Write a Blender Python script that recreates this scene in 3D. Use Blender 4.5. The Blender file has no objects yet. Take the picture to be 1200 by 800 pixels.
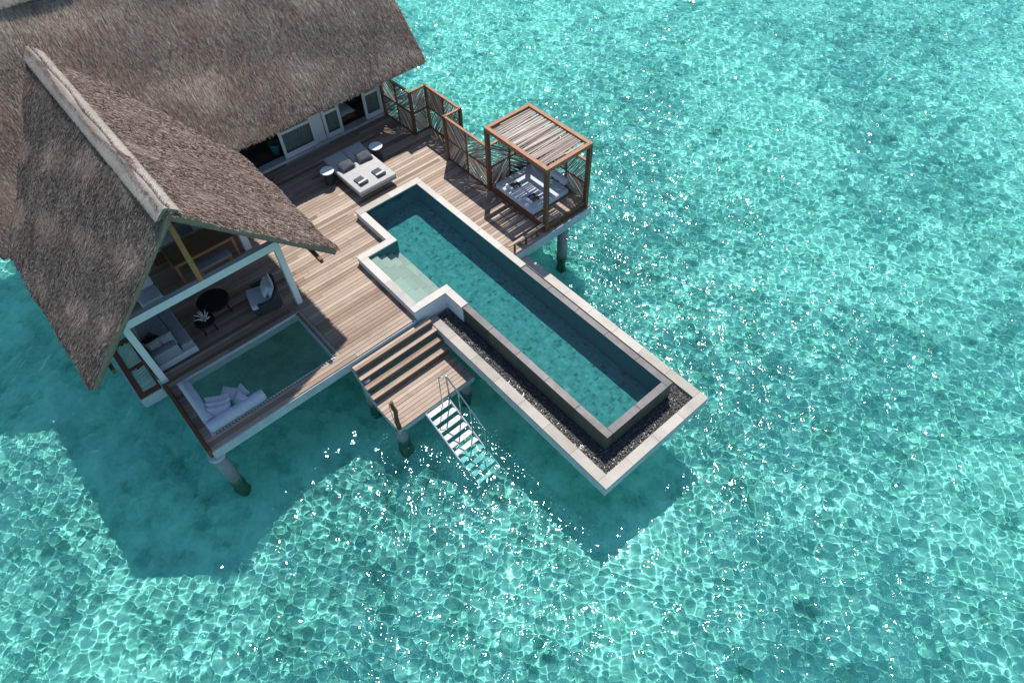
import bpy, math, random
import numpy as np
from mathutils import Vector, Matrix

# ------------------------------------------------------------------ camera, sky, sun, exposure
sc = bpy.context.scene
COL = sc.collection
camd = bpy.data.cameras.new('camera')
cam = bpy.data.objects.new('camera', camd)
COL.objects.link(cam)
RC = ((0.660824, 0.750215, -0.022108), (-0.588007, 0.5358, 0.605943), (-0.466433, 0.387422, -0.795201))
CC = (10.5331, -5.7324, 13.98)
cam.matrix_world = Matrix([[RC[0][i], RC[1][i], -RC[2][i], CC[i]] for i in range(3)] + [[0, 0, 0, 1]])
camd.sensor_width = 36.0
camd.lens = 23.443
camd.clip_end = 3000
sc.camera = cam

SUN = Vector((-0.435, 0.43, 1.0)).normalized()
world = bpy.data.worlds.new('World')
sc.world = world
world.use_nodes = True
wnt = world.node_tree
sky = wnt.nodes.new('ShaderNodeTexSky')
sky.sky_type = 'NISHITA'
sky.sun_disc = False
sky.dust_density = 0.3
sky.ozone_density = 3.5
sky.sun_elevation = math.asin(SUN.z)
sky.sun_rotation = math.pi / 2 - math.atan2(SUN.y, SUN.x)
wnt.links.new(sky.outputs[0], wnt.nodes['Background'].inputs[0])
wnt.nodes['Background'].inputs[1].default_value = 0.115
sund = bpy.data.lights.new('sun', 'SUN')
sund.energy = 4.2
sund.angle = math.radians(0.53)
sund.color = (1.0, 0.955, 0.90)
sund.cycles.is_caustics_light = True
suno = bpy.data.objects.new('sun', sund)
suno.rotation_euler = SUN.to_track_quat('Z', 'Y').to_euler()
COL.objects.link(suno)
sc.view_settings.view_transform = 'Standard'
sc.view_settings.look = 'None'
sc.view_settings.gamma = 1.0
sc.view_settings.exposure = 0.45
sc.cycles.use_denoising = True
sc.cycles.max_bounces = 10
sc.cycles.transmission_bounces = 8
sc.cycles.sample_clamp_indirect = 10.0

WATER = -1.68
FLOOR = -2.55
RNG = np.random.default_rng(11)
rnd = random.Random(5)

# ------------------------------------------------------------------ materials
def new_mat(name):
    m = bpy.data.materials.new(name)
    m.use_nodes = True
    return m, m.node_tree, m.node_tree.nodes['Principled BSDF']

def ramp(nt, stops):
    r = nt.nodes.new('ShaderNodeValToRGB')
    e = r.color_ramp.elements
    while len(e) < len(stops):
        e.new(0.5)
    for k, (p, c) in enumerate(stops):
        e[k].position = p
        e[k].color = (*c, 1)
    return r

def noise_mat(name, stops, scale=(1, 1, 1), nscale=6.0, rough=0.7, bump=0.1, bdist=0.01, tone=0.0, detail=6.0, spec=0.4, rvar=0.0, weather=0.0, wscale=.7):
    """noise (optionally mixed with the per-piece 'tone' attribute) into a colour ramp"""
    m, nt, b = new_mat(name)
    tc = nt.nodes.new('ShaderNodeTexCoord')
    mp = nt.nodes.new('ShaderNodeMapping')
    mp.inputs['Scale'].default_value = scale
    nt.links.new(tc.outputs['Object'], mp.inputs['Vector'])
    nz = nt.nodes.new('ShaderNodeTexNoise')
    nz.inputs['Scale'].default_value = nscale
    nz.inputs['Detail'].default_value = detail
    nz.inputs['Roughness'].default_value = 0.62
    nt.links.new(mp.outputs[0], nz.inputs['Vector'])
    fac = nz.outputs['Fac']
    if tone > 0:
        at = nt.nodes.new('ShaderNodeAttribute')
        at.attribute_name = 'tone'
        mx = nt.nodes.new('ShaderNodeMix')
        mx.inputs['Factor'].default_value = tone
        nt.links.new(nz.outputs['Fac'], mx.inputs['A'])
        nt.links.new(at.outputs['Fac'], mx.inputs['B'])
        fac = mx.outputs['Result']
    r = ramp(nt, [(p, tuple(0.89 * c for c in col)) for p, col in stops])
    nt.links.new(fac, r.inputs[0])
    colour = r.outputs[0]
    if weather:                                   # broad stains and sun-bleached patches
        wn = nt.nodes.new('ShaderNodeTexNoise')
        wn.inputs['Scale'].default_value = wscale; wn.inputs['Detail'].default_value = 7; wn.inputs['Roughness'].default_value = 0.68
        nt.links.new(tc.outputs['Object'], wn.inputs['Vector'])
        wr = ramp(nt, [(0.30, (1 - weather, 1 - weather, 1 - .85 * weather)), (0.46, (1 - .25 * weather,) * 3), (0.56, (1, 1, 1)), (0.72, (1 + .35 * weather,) * 3)])
        nt.links.new(wn.outputs['Fac'], wr.inputs[0])
        wm = nt.nodes.new('ShaderNodeMix'); wm.data_type = 'RGBA'; wm.blend_type = 'MULTIPLY'
        wm.inputs['Factor'].default_value = 1.0
        nt.links.new(colour, wm.inputs['A']); nt.links.new(wr.outputs[0], wm.inputs['B'])
        colour = wm.outputs['Result']
    nt.links.new(colour, b.inputs['Base Color'])
    b.inputs['Roughness'].default_value = rough
    b.inputs['Specular IOR Level'].default_value = spec
    if rvar:
        mr = nt.nodes.new('ShaderNodeMapRange')
        mr.inputs['To Min'].default_value = rough - rvar
        mr.inputs['To Max'].default_value = rough + rvar
        nt.links.new(nz.outputs['Fac'], mr.inputs['Value'])
        nt.links.new(mr.outputs[0], b.inputs['Roughness'])
    if bump:
        bp = nt.nodes.new('ShaderNodeBump')
        bp.inputs['Strength'].default_value = bump
        bp.inputs['Distance'].default_value = bdist
        nt.links.new(nz.outputs['Fac'], bp.inputs['Height'])
        nt.links.new(bp.outputs[0], b.inputs['Normal'])
    return m

DECK = [(0.05, (.130, .080, .050)), (0.28, (.25, .167, .112)), (0.50, (.37, .265, .190)), (0.75, (.47, .362, .275)), (1.0, (.59, .48, .385))]
M = {}
M['deck'] = noise_mat('weathered_deck_wood', DECK, (14, 1.0, 8), 2.2, 0.62, 0.25, 0.004, tone=0.62, rvar=0.1, weather=.30, wscale=.9)
M['step'] = noise_mat('weathered_step_wood', DECK, (14, 1.0, 8), 2.0, 0.62, 0.25, 0.004, tone=0.6, rvar=0.1, weather=.28, wscale=1.4)
M['underdeck'] = noise_mat('dark_slab_wood', [(0.2, (.05, .04, .035)), (0.8, (.10, .08, .07))], nscale=4)
M['teak'] = noise_mat('red_brown_timber', [(0.25, (.10, .038, .018)), (0.6, (.19, .075, .034)), (0.85, (.28, .12, .058))], (9, 9, 1.5), 3.0, 0.5, 0.2, 0.004)
M['teak_flat'] = noise_mat('sunbleached_timber', [(0.25, (.25, .098, .040)), (0.6, (.38, .165, .075)), (0.85, (.50, .25, .125))], (3, 3, 9), 3.0, 0.55, 0.2, 0.004)
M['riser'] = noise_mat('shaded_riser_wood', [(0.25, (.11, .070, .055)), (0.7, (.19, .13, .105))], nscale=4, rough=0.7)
M['pine'] = noise_mat('honey_timber', [(0.25, (.38, .15, .055)), (0.7, (.55, .25, .10))], (9, 9, 1.5), 3.0, 0.5, 0.15, 0.004)
M['table'] = noise_mat('dining_wood', [(0.25, (.16, .085, .045)), (0.7, (.27, .155, .085))], (14, 2, 5), 2.5, 0.4, 0.1, 0.003)
M['stick'] = noise_mat('grey_sticks', [(0.1, (.14, .095, .068)), (0.5, (.40, .325, .265)), (0.95, (.66, .59, .52))], (6, 6, 6), 3.0, 0.8, 0.3, 0.004, tone=0.7)
M['slat'] = noise_mat('pale_green_slats', [(0.2, (.66, .72, .54)), (0.8, (.84, .88, .70))], nscale=4, rough=0.7, bump=0.1)
M['paint'] = noise_mat('white_paint', [(0.3, (.76, .79, .79)), (0.7, (.85, .86, .85))], nscale=3.5, rough=0.45, bump=0.06, rvar=0.08)
M['paint_dull'] = noise_mat('weathered_pale_paint', [(0.25, (.46, .52, .54)), (0.7, (.62, .66, .66))], nscale=3.0, rough=0.55, bump=0.08, rvar=0.08, weather=.25, wscale=1.1)
M['concrete'] = noise_mat('pale_concrete', [(0.2, (.24, .255, .25)), (0.8, (.38, .39, .375))], (1, 1, .5), 4, 0.8, 0.25, 0.008)
M['wet'] = noise_mat('algae_concrete', [(0.2, (.07, .10, .075)), (0.8, (.18, .21, .165))], nscale=6, rough=0.6, bump=0.5, bdist=0.02)
M['coping'] = noise_mat('cream_stone', [(0.25, (.43, .395, .34)), (0.55, (.54, .50, .44)), (0.85, (.62, .585, .525))], (1, 1, 1), 5.0, 0.6, 0.1, 0.003, tone=0.45, weather=.22, wscale=1.3)
M['trough_stone'] = noise_mat('sand_stone', [(0.2, (.36, .325, .275)), (0.55, (.46, .42, .365)), (0.9, (.56, .52, .46))], (1, 1, 1), 4.0, 0.65, 0.12, 0.003, tone=0.5, weather=.30, wscale=1.2)
M['slate'] = noise_mat('wet_dark_stone', [(0.2, (.032, .028, .034)), (0.55, (.055, .048, .057)), (0.9, (.088, .078, .088))], (1, 1, 1), 3.0, 0.48, 0.12, 0.004, tone=0.5, rvar=0.1)
M['slate_wall'] = noise_mat('wet_mossy_stone', [(0.2, (.055, .07, .055)), (0.5, (.10, .11, .085)), (0.9, (.17, .165, .14))], (1, 1, .35), 6.0, 0.35, 0.3, 0.006, tone=0.4, rvar=0.12)
M['pebble'] = noise_mat('dark_pebbles', [(0.05, (.035, .034, .034)), (0.45, (.105, .10, .096)), (0.75, (.22, .21, .195)), (1.0, (.46, .44, .40))], nscale=30, rough=0.65, bump=0.1, tone=0.8)
M['fabric'] = noise_mat('pale_grey_canvas', [(0.3, (.45, .44, .42)), (0.7, (.55, .535, .51))], nscale=11, rough=0.95, bump=0.45, bdist=0.012, spec=0.1)
M['fabric_dark'] = noise_mat('charcoal_fabric', [(0.3, (.075, .08, .09)), (0.7, (.13, .135, .145))], nscale=40, rough=0.95, bump=0.3, bdist=0.004, spec=0.1)
M['fabric_grey'] = noise_mat('mid_grey_fabric', [(0.3, (.27, .29, .31)), (0.7, (.37, .39, .41))], nscale=25, rough=0.95, bump=0.3, bdist=0.004, spec=0.1)
M['fabric_white'] = noise_mat('white_towel', [(0.3, (.74, .75, .76)), (0.7, (.82, .82, .82))], nscale=50, rough=0.95, bump=0.3, bdist=0.004, spec=0.1)
M['fabric_blue'] = noise_mat('cool_grey_cushion', [(0.3, (.52, .56, .61)), (0.7, (.64, .67, .71))], nscale=9, rough=0.95, bump=0.6, bdist=0.02, spec=0.1)
M['black'] = noise_mat('black_stain', [(0.3, (.010, .010, .012)), (0.7, (.022, .022, .025))], nscale=8, rough=0.45, bump=0.05)
M['wicker'] = noise_mat('dark_woven_rope', [(0.3, (.025, .027, .03)), (0.7, (.075, .075, .08))], (8, 8, 40), 6, 0.8, 0.8, 0.01)
M['metal_dark'] = noise_mat('bronze_metal', [(0.3, (.05, .05, .055)), (0.7, (.09, .09, .095))], nscale=10, rough=0.4, bump=0.05)
M['steel'] = noise_mat('brushed_steel', [(0.3, (.38, .42, .45)), (0.7, (.52, .55, .57))], nscale=20, rough=0.3, bump=0.05)
M['steel'].node_tree.nodes['Principled BSDF'].inputs['Metallic'].default_value = 0.85
M['pot'] = noise_mat('teal_glaze', [(0.3, (.03, .22, .28)), (0.7, (.06, .33, .40))], nscale=5, rough=0.25, bump=0.05)
M['leaf'] = noise_mat('dark_leaves', [(0.3, (.02, .05, .02)), (0.7, (.06, .11, .04))], nscale=8, rough=0.5, bump=0.1)
M['curtain'] = noise_mat('sage_curtain', [(0.3, (.20, .29, .25)), (0.7, (.42, .50, .44))], (1, 22, .15), 1.6, 0.9, 0.6, 0.03)
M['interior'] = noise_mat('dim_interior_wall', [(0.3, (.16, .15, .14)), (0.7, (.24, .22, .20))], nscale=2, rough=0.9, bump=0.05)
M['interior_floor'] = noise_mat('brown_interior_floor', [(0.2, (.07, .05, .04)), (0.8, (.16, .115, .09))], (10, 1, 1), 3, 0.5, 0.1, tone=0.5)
M['net'] = noise_mat('pale_net_cord', [(0.3, (.20, .21, .155)), (0.7, (.30, .31, .235))], nscale=10, rough=0.9, bump=0)
M['chrome_white'] = noise_mat('white_table_top', [(0.3, (.80, .81, .81)), (0.7, (.86, .86, .86))], nscale=4, rough=0.35, bump=0.02)
M['bone'] = noise_mat('bleached_coral', [(0.3, (.62, .62, .58)), (0.7, (.78, .78, .75))], nscale=20, rough=0.8, bump=0.4)
M['drift'] = noise_mat('driftwood', [(0.2, (.06, .035, .022)), (0.55, (.17, .09, .045)), (0.9, (.30, .19, .11))], (6, 6, 1.2), 4, 0.7, 0.8, 0.02)

THATCH = [(0.0, (.058, .039, .031)), (0.28, (.185, .131, .102)), (0.55, (.33, .248, .200)), (0.8, (.53, .425, .355)), (1.0, (.78, .67, .585))]
def thatch_mat(name, stops, tone):
    m = noise_mat(name, stops, (1, 1, 1), 1.3, 0.9, 0.0, tone=tone, detail=8, spec=0.15, weather=.12, wscale=.6)
    return m
M['thatch'] = thatch_mat('grey_brown_thatch', THATCH, 0.72)
THATCH_PALE = [(p, tuple(min(.75, c * k) for c, k in zip(col, (1.84, 1.69, 1.57)))) for p, col in THATCH]  # gable thatch colours scaled paler for the front main slope
M['thatch_pale'] = thatch_mat('pale_brown_thatch', THATCH_PALE, 0.72)
M['thatch_ridge'] = thatch_mat('pale_ridge_thatch', [(0.0, (.15, .115, .09)), (0.3, (.36, .305, .255)), (0.65, (.56, .50, .44)), (1.0, (.74, .69, .63))], 0.6)
M['thatch_core'] = noise_mat('thatch_core', [(0.2, (.06, .049, .043)), (0.5, (.14, .114, .10)), (0.85, (.24, .20, .175))], (1, 1, 1), 18, 0.95, 1.0, 0.05)
M['thatch_end'] = noise_mat('cut_thatch', [(0.2, (.20, .135, .09)), (0.5, (.34, .245, .175)), (0.85, (.50, .40, .30))], (1, 1, 1), 30, 0.95, 1.0, 0.03)

def tile_mat(name, stops, size, grout, rough=0.35):
    m, nt, b = new_mat(name)
    tc = nt.nodes.new('ShaderNodeTexCoord')
    vo = nt.nodes.new('ShaderNodeTexVoronoi')
    vo.inputs['Scale'].default_value = size
    vo.inputs['Randomness'].default_value = 0.35
    nt.links.new(tc.outputs['Object'], vo.inputs['Vector'])
    nz = nt.nodes.new('ShaderNodeTexNoise')
    nz.inputs['Scale'].default_value = 3.2
    nz.inputs['Detail'].default_value = 6
    nt.links.new(tc.outputs['Object'], nz.inputs['Vector'])
    sp = nt.nodes.new('ShaderNodeSeparateColor')
    nt.links.new(vo.outputs['Color'], sp.inputs[0])
    mx = nt.nodes.new('ShaderNodeMix')
    mx.inputs['Factor'].default_value = 0.55
    nt.links.new(sp.outputs[0], mx.inputs['A'])
    nt.links.new(nz.outputs['Fac'], mx.inputs['B'])
    r = ramp(nt, stops)
    nt.links.new(mx.outputs['Result'], r.inputs[0])
    nt.links.new(r.outputs[0], b.inputs['Base Color'])
    b.inputs['Roughness'].default_value = rough
    return m
def no_spec(m, r=0.9):
    b = m.node_tree.nodes['Principled BSDF']; b.inputs['Specular IOR Level'].default_value = 0.0; b.inputs['Roughness'].default_value = r
M['pool_tile'] = tile_mat('sea_green_pool_tile', [(0.2, (.020, .12, .11)), (0.34, (.055, .255, .25)), (0.62, (.075, .32, .31)), (0.95, (.12, .42, .37))], 11.0, .02)
M['pool_wall'] = noise_mat('deep_green_tile', [(0.2, (.022, .19, .22)), (0.8, (.04, .26, .30))], nscale=7, rough=0.4, bump=0.05)
M['pool_step'] = noise_mat('pale_step_stone', [(0.25, (.62, .57, .48)), (0.8, (.75, .70, .60))], nscale=3, rough=0.6, bump=0.05, tone=0.5)

for k_ in ('pool_tile', 'pool_wall', 'pool_step'): no_spec(M[k_])

def sand_mat():
    m, nt, b = new_mat('coral_sand')
    tc = nt.nodes.new('ShaderNodeTexCoord')
    n1 = nt.nodes.new('ShaderNodeTexNoise'); n1.inputs['Scale'].default_value = 0.20; n1.inputs['Detail'].default_value = 5
    n2 = nt.nodes.new('ShaderNodeTexNoise'); n2.inputs['Scale'].default_value = 1.3; n2.inputs['Detail'].default_value = 8; n2.inputs['Roughness'].default_value = 0.7
    for n in (n1, n2):
        nt.links.new(tc.outputs['Object'], n.inputs['Vector'])
    mx = nt.nodes.new('ShaderNodeMix')
    mx.inputs['Factor'].default_value = 0.82
    nt.links.new(n1.outputs['Fac'], mx.inputs['A'])
    nt.links.new(n2.outputs['Fac'], mx.inputs['B'])
    r = ramp(nt, [(0.30, (.16, .23, .185)), (0.42, (.40, .50, .42)), (0.52, (.61, .665, .57)), (0.66, (.83, .80, .70))])
    nt.links.new(mx.outputs['Result'], r.inputs[0])
    vo = nt.nodes.new('ShaderNodeTexVoronoi'); vo.inputs['Scale'].default_value = 0.55
    nt.links.new(tc.outputs['Object'], vo.inputs['Vector'])
    ad = nt.nodes.new('ShaderNodeMath'); ad.operation = 'MULTIPLY_ADD'; ad.inputs[1].default_value = 0.55; 
    nt.links.new(n2.outputs['Fac'], ad.inputs[0]); nt.links.new(vo.outputs['Distance'], ad.inputs[2])
    rr = nt.nodes.new('ShaderNodeMapRange'); rr.inputs['From Min'].default_value = 0.235; rr.inputs['From Max'].default_value = 0.33
    nt.links.new(ad.outputs[0], rr.inputs['Value'])
    m2 = nt.nodes.new('ShaderNodeMix'); m2.data_type = 'RGBA'
    nt.links.new(rr.outputs[0], m2.inputs['Factor'])
    m2.inputs['A'].default_value = (.16, .25, .18, 1)
    nt.links.new(r.outputs[0], m2.inputs['B'])
    nt.links.new(m2.outputs['Result'], b.inputs['Base Color'])
    b.inputs['Roughness'].default_value = 0.95
    b.inputs['Specular IOR Level'].default_value = 0.0
    return m
M['sand'] = sand_mat()

def water_mat(name, col, rough):
    m = bpy.data.materials.new(name)
    m.use_nodes = True
    nt = m.node_tree
    nt.nodes.clear()
    o = nt.nodes.new('ShaderNodeOutputMaterial')
    g = nt.nodes.new('ShaderNodeBsdfGlass')
    g.inputs['IOR'].default_value = 1.33
    g.inputs['Roughness'].default_value = rough
    g.inputs['Color'].default_value = (*col, 1)
    nt.links.new(g.outputs[0], o.inputs['Surface'])
    return m
M['sea'] = water_mat('lagoon_water', (.55, .965, .955), 0.06)
M['pool_water'] = water_mat('pool_water', (.80, .96, .955), 0.02)

def glass_mat():
    m, nt, b = new_mat('dark_window_glass')
    b.inputs['Base Color'].default_value = (.02, .03, .03, 1)
    b.inputs['Roughness'].default_value = 0.05
    b.inputs['Alpha'].default_value = 0.15
    return m
M['glass'] = glass_mat()

# ------------------------------------------------------------------ mesh helpers
class MB:
    """collects shapes, then links them as ONE mesh object"""
    def __init__(s):
        s.v = []; s.f = []; s.t = []
    def add(s, vs, fs, tone=None):
        o = len(s.v)
        t = rnd.random() if tone is None else tone
        s.v += [tuple(v) for v in vs]
        s.f += [tuple(i + o for i in f) for f in fs]
        s.t += [t] * len(vs)
    def box(s, x0, x1, y0, y1, z0, z1, tone=None, mat=None):
        vs = [Vector((x, y, z)) for x in (x0, x1) for y in (y0, y1) for z in (z0, z1)]
        if mat is not None:
            vs = [mat @ v for v in vs]
        s.add(vs, [(0, 1, 3, 2), (4, 6, 7, 5), (0, 4, 5, 1), (2, 3, 7, 6), (0, 2, 6, 4), (1, 5, 7, 3)], tone)
    def bar(s, a, b, w, h, tone=None, up=(0, 0, 1)):
        """rectangular bar from a to b"""
        a = Vector(a); b = Vector(b); d = (b - a)
        L = d.length; d.normalize()
        u = Vector(up)
        if abs(d.dot(u)) > 0.98:
            u = Vector((1, 0, 0))
        r = d.cross(u).normalized(); u = r.cross(d).normalized()
        vs = []
        for t in (a, b):
            for sx in (-1, 1):
                for sz in (-1, 1):
                    vs.append(t + r * sx * w / 2 + u * sz * h / 2)
        s.add(vs, [(0, 1, 3, 2), (4, 6, 7, 5), (0, 4, 5, 1), (2, 3, 7, 6), (0, 2, 6, 4), (1, 5, 7, 3)], tone)
    def tube(s, pts, rads, n=10, tone=None, caps=True):
        pts = [Vector(p) for p in pts]
        if not isinstance(rads, (list, tuple)):
            rads = [rads] * len(pts)
        vs = []
        ref = None
        for k, p in enumerate(pts):
            d = (pts[min(k + 1, len(pts) - 1)] - pts[max(k - 1, 0)]).normalized()
            if ref is None:
                ref = Vector((0, 0, 1)) if abs(d.z) < 0.9 else Vector((1, 0, 0))
            r = d.cross(ref).normalized(); u = r.cross(d).normalized()
            ref = u
            for j in range(n):
                a = 2 * math.pi * j / n
                vs.append(p + (r * math.cos(a) + u * math.sin(a)) * rads[k])
        fs = []
        for k in range(len(pts) - 1):
            for j in range(n):
                a, b = k * n + j, k * n + (j + 1) % n
                fs.append((a, b, b + n, a + n))
        if caps:
            fs.append(tuple(reversed(range(n))))
            fs.append(tuple(range((len(pts) - 1) * n, len(pts) * n)))
        s.add(vs, fs, tone)
    def lathe(s, c, prof, n=28, tone=None):
        """profile [(radius, z)] turned around a vertical axis at c"""
        vs = []; fs = []
        for r, z in prof:
            for j in range(n):
                a = 2 * math.pi * j / n
                vs.append((c[0] + r * math.cos(a), c[1] + r * math.sin(a), c[2] + z))
        for k in range(len(prof) - 1):
            for j in range(n):
                a, b = k * n + j, k * n + (j + 1) % n
                fs.append((a, b, b + n, a + n))
        fs.append(tuple(reversed(range(n))))
        fs.append(tuple(range((len(prof) - 1) * n, len(prof) * n)))
        s.add(vs, fs, tone)
    def pillow(s, mat, lx, ly, h, p=3.0, n=14, pinch=0.06, seed=0, flat=0.0):
        """soft cushion, lx by ly, thickness h, seam all round"""
        rg = np.random.default_rng(seed)
        ph = rg.uniform(0, 6.28, 6)
        vs = []; fs = []
        def pt(i, j, sgn):
            a = -1 + 2 * i / n; b = -1 + 2 * j / n
            ex = max(0.0, (1 - abs(a) ** p) * (1 - abs(b) ** p)) ** 0.5
            px = a * (1 - pinch * (1 - abs(b) ** 2)) * lx / 2
            py = b * (1 - pinch * (1 - abs(a) ** 2)) * ly / 2
            wv = 1 + 0.07 * math.sin(3.1 * a + 2.3 * b + ph[0]) + 0.06 * math.sin(5.3 * b - 2.1 * a + ph[1])
            z = sgn * h / 2 * ex * wv
            if sgn < 0 and flat:
                z *= (1 - flat)
            return mat @ Vector((px, py, z))
        for sgn in (1, -1):
            o = len(vs)
            for i in range(n + 1):
                for j in range(n + 1):
                    vs.append(pt(i, j, sgn))
            for i in range(n):
                for j in range(n):
                    a = o + i * (n + 1) + j
                    q = (a, a + n + 1, a + n + 2, a + 1)
                    fs.append(q if sgn > 0 else q[::-1])
        s.add(vs, fs)
    def build(s, name, mat, parent=None, smooth=False, bevel=0.0, seg=2, weld=False):
        me = bpy.data.meshes.new(name)
        me.from_pydata(s.v, [], s.f)
        at = me.attributes.new('tone', 'FLOAT', 'POINT')
        at.data.foreach_set('value', np.array(s.t, dtype=np.float32))
        me.materials.append(M[mat] if isinstance(mat, str) else mat)
        if smooth:
            me.polygons.foreach_set('use_smooth', [True] * len(me.polygons))
        me.update()
        o = bpy.data.objects.new(name, me)
        COL.objects.link(o)
        if parent is not None:
            o.parent = parent
            o.matrix_parent_inverse = parent.matrix_world.inverted() if False else Matrix.Translation(-Vector(parent.location))
        if weld:
            w = o.modifiers.new('weld', 'WELD'); w.merge_threshold = 0.0005
        if bevel:
            b = o.modifiers.new('bevel', 'BEVEL')
            b.width = bevel; b.segments = seg; b.limit_method = 'ANGLE'
        return o

def tag(o, label=None, cat=None, group=None, kind=None):
    if label: o['label'] = label
    if cat: o['category'] = cat
    if group: o['group'] = group
    if kind: o['kind'] = kind
    return o

def thing(name, loc, label, cat, group=None):
    o = bpy.data.objects.new(name, None)
    o.location = loc
    o.empty_display_size = 0.2
    COL.objects.link(o)
    return tag(o, label, cat, group)

def big_mesh(name, V, F, mat, tone=None, smooth=False, parent=None):
    me = bpy.data.meshes.new(name)
    V = np.asarray(V, dtype=np.float32); F = np.asarray(F, dtype=np.int32)
    k = F.shape[1]
    me.vertices.add(len(V)); me.vertices.foreach_set('co', V.ravel())
    me.loops.add(F.size); me.loops.foreach_set('vertex_index', F.ravel())
    me.polygons.add(len(F)); me.polygons.foreach_set('loop_start', np.arange(0, F.size, k, dtype=np.int32))
    if smooth:
        me.polygons.foreach_set('use_smooth', np.ones(len(F), bool))
    if tone is not None:
        at = me.attributes.new('tone', 'FLOAT', 'POINT')
        at.data.foreach_set('value', np.asarray(tone, dtype=np.float32))
    me.update(calc_edges=True)
    me.materials.append(M[mat])
    o = bpy.data.objects.new(name, me)
    COL.objects.link(o)
    if parent is not None:
        o.parent = parent
        o.matrix_parent_inverse = Matrix.Translation(-Vector(parent.location))
    return o

def grid_mesh(name, xs, ys, zf, mat):
    X, Y = np.meshgrid(xs, ys, indexing='ij')
    Z = zf(X, Y)
    nx, ny = X.shape
    i = np.arange(nx * ny).reshape(nx, ny)
    F = np.stack([i[:-1, :-1], i[1:, :-1], i[1:, 1:], i[:-1, 1:]], -1).reshape(-1, 4)
    return big_mesh(name, np.stack([X, Y, Z], -1).reshape(-1, 3), F, mat, smooth=True)

def lines(a, segs, far, grow=1.25):
    """coordinates: fine between the given (end, step) segments, growing steps outside to +-far"""
    out = [a]
    for e, st in segs:
        n = max(1, int(round((e - out[-1]) / st)))
        out += list(np.linspace(out[-1], e, n + 1)[1:])
    lo = []; x = out[0]; st = segs[0][1]
    while x > -far:
        st *= grow; x -= st; lo.append(x)
    hi = []; x = out[-1]; st = segs[-1][1]
    while x < far:
        st *= grow; x += st; hi.append(x)
    return np.array(lo[::-1] + out + hi)

def caster(o): o.cycles.is_caustics_caster = True
def receiver(o): o.cycles.is_caustics_receiver = True

# ------------------------------------------------------------------ sea, seabed, pool water
def make_waves(spec, seed):
    rg = np.random.default_rng(seed)
    W = []
    for lam, slope, n in spec:
        for k in range(n):
            th = rg.normal(0.9, 0.95) + (math.pi if rg.random() < 0.25 else 0)
            L = lam * rg.uniform(0.72, 1.35)
            kk = 2 * math.pi / L
            W.append((kk * math.cos(th), kk * math.sin(th), rg.uniform(0, 6.283), slope / kk * math.sqrt(2.0 / n)))
    return W
SEA_WAVES = make_waves([(2.4, .03, 5), (1.0, .06, 8), (.52, .10, 12), (.28, .118, 16), (.175, .10, 18), (.12, .042, 14)], 4)
def sea_z(X, Y):
    Z = np.zeros_like(X)
    wx = X + 0.10 * np.sin(0.9 * Y + 0.4 * X) + 0.05 * np.sin(2.3 * Y - 1.1 * X)
    wy = Y + 0.10 * np.sin(0.8 * X - 0.5 * Y + 1.0) + 0.05 * np.sin(2.0 * X + 1.7 * Y)
    for a, b, c, d in SEA_WAVES:
        Z += d * np.sin(a * wx + b * wy + c)
    amp = 0.86 + 0.10 * np.sin(0.55 * X + 0.3 * Y) + 0.10 * np.sin(0.43 * Y - 0.61 * X + 2) + 0.07 * np.sin(1.3 * X + 0.9 * Y)
    fade = np.clip((75 - np.hypot(X, Y)) / 35, 0, 1)
    return WATER + Z * amp * fade
sea = grid_mesh('sea_water', lines(-22, [(-9, .045), (16.5, .021)], 900), lines(-14.5, [(12, .021), (38, .045)], 900), sea_z, 'sea')
tag(sea, kind='structure'); caster(sea)
def bed_z(X, Y):
    r = np.hypot(X, Y)
    Z = .10 * np.sin(.33 * X + .5 * Y) + .08 * np.sin(.7 * X - .41 * Y + 1) + .04 * np.sin(1.9 * X + 1.3 * Y) + .03 * np.sin(2.7 * Y - 1.4 * X + 2)
    return FLOOR + Z * np.clip((90 - r) / 40, 0, 1)
bed = grid_mesh('seabed', lines(-34, [(18, .35)], 900), lines(-18, [(40, .35)], 900), bed_z, 'sand')
tag(bed, kind='structure'); receiver(bed)

# ------------------------------------------------------------------ plan dimensions (metres; x along the pool, y along the boards, z=0 on the deck)
XA, XAI = -4.508, -4.265           # pool coping, house end
YA, YAI = 3.07, 2.86               # far side
YB, YBI = .697, .928               # near side
XD, XDI = -2.838, -2.599           # step bay, house end
YE, YEI = -.349, -.105             # step bay, near side
XF, XFI = 0.0, -.24                # step bay, sea end
XH, XI = .706, .69                 # coping ends
ZC, ZW = .268, .222                # coping top, pool water
XJ, XJI = 6.092, 5.892
YK, YKI, YJ, YJI = .732, .926, 3.05, 2.86
PZ = -.84                          # pool floor
XL, XLI, YM, YMI, YL, YLI, ZT = 6.82, 6.556, 0.0, .273, 3.695, 3.422, -.295

# ------------------------------------------------------------------ timber deck
def intervals(xc, rects, holes):
    iv = [(r[2], r[3]) for r in rects if r[0] <= xc <= r[1]]
    iv.sort()
    mg = []
    for a, b in iv:
        if mg and a <= mg[-1][1] + 1e-6:
            mg[-1][1] = max(mg[-1][1], b)
        else:
            mg.append([a, b])
    for h in holes:
        if h[0] < xc < h[1]:
            nx = []
            for a, b in mg:
                if h[3] <= a or h[2] >= b:
                    nx.append([a, b]); continue
                if h[2] > a: nx.append([a, h[2]])
                if h[3] < b: nx.append([h[3], b])
            mg = nx
    return mg

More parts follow.
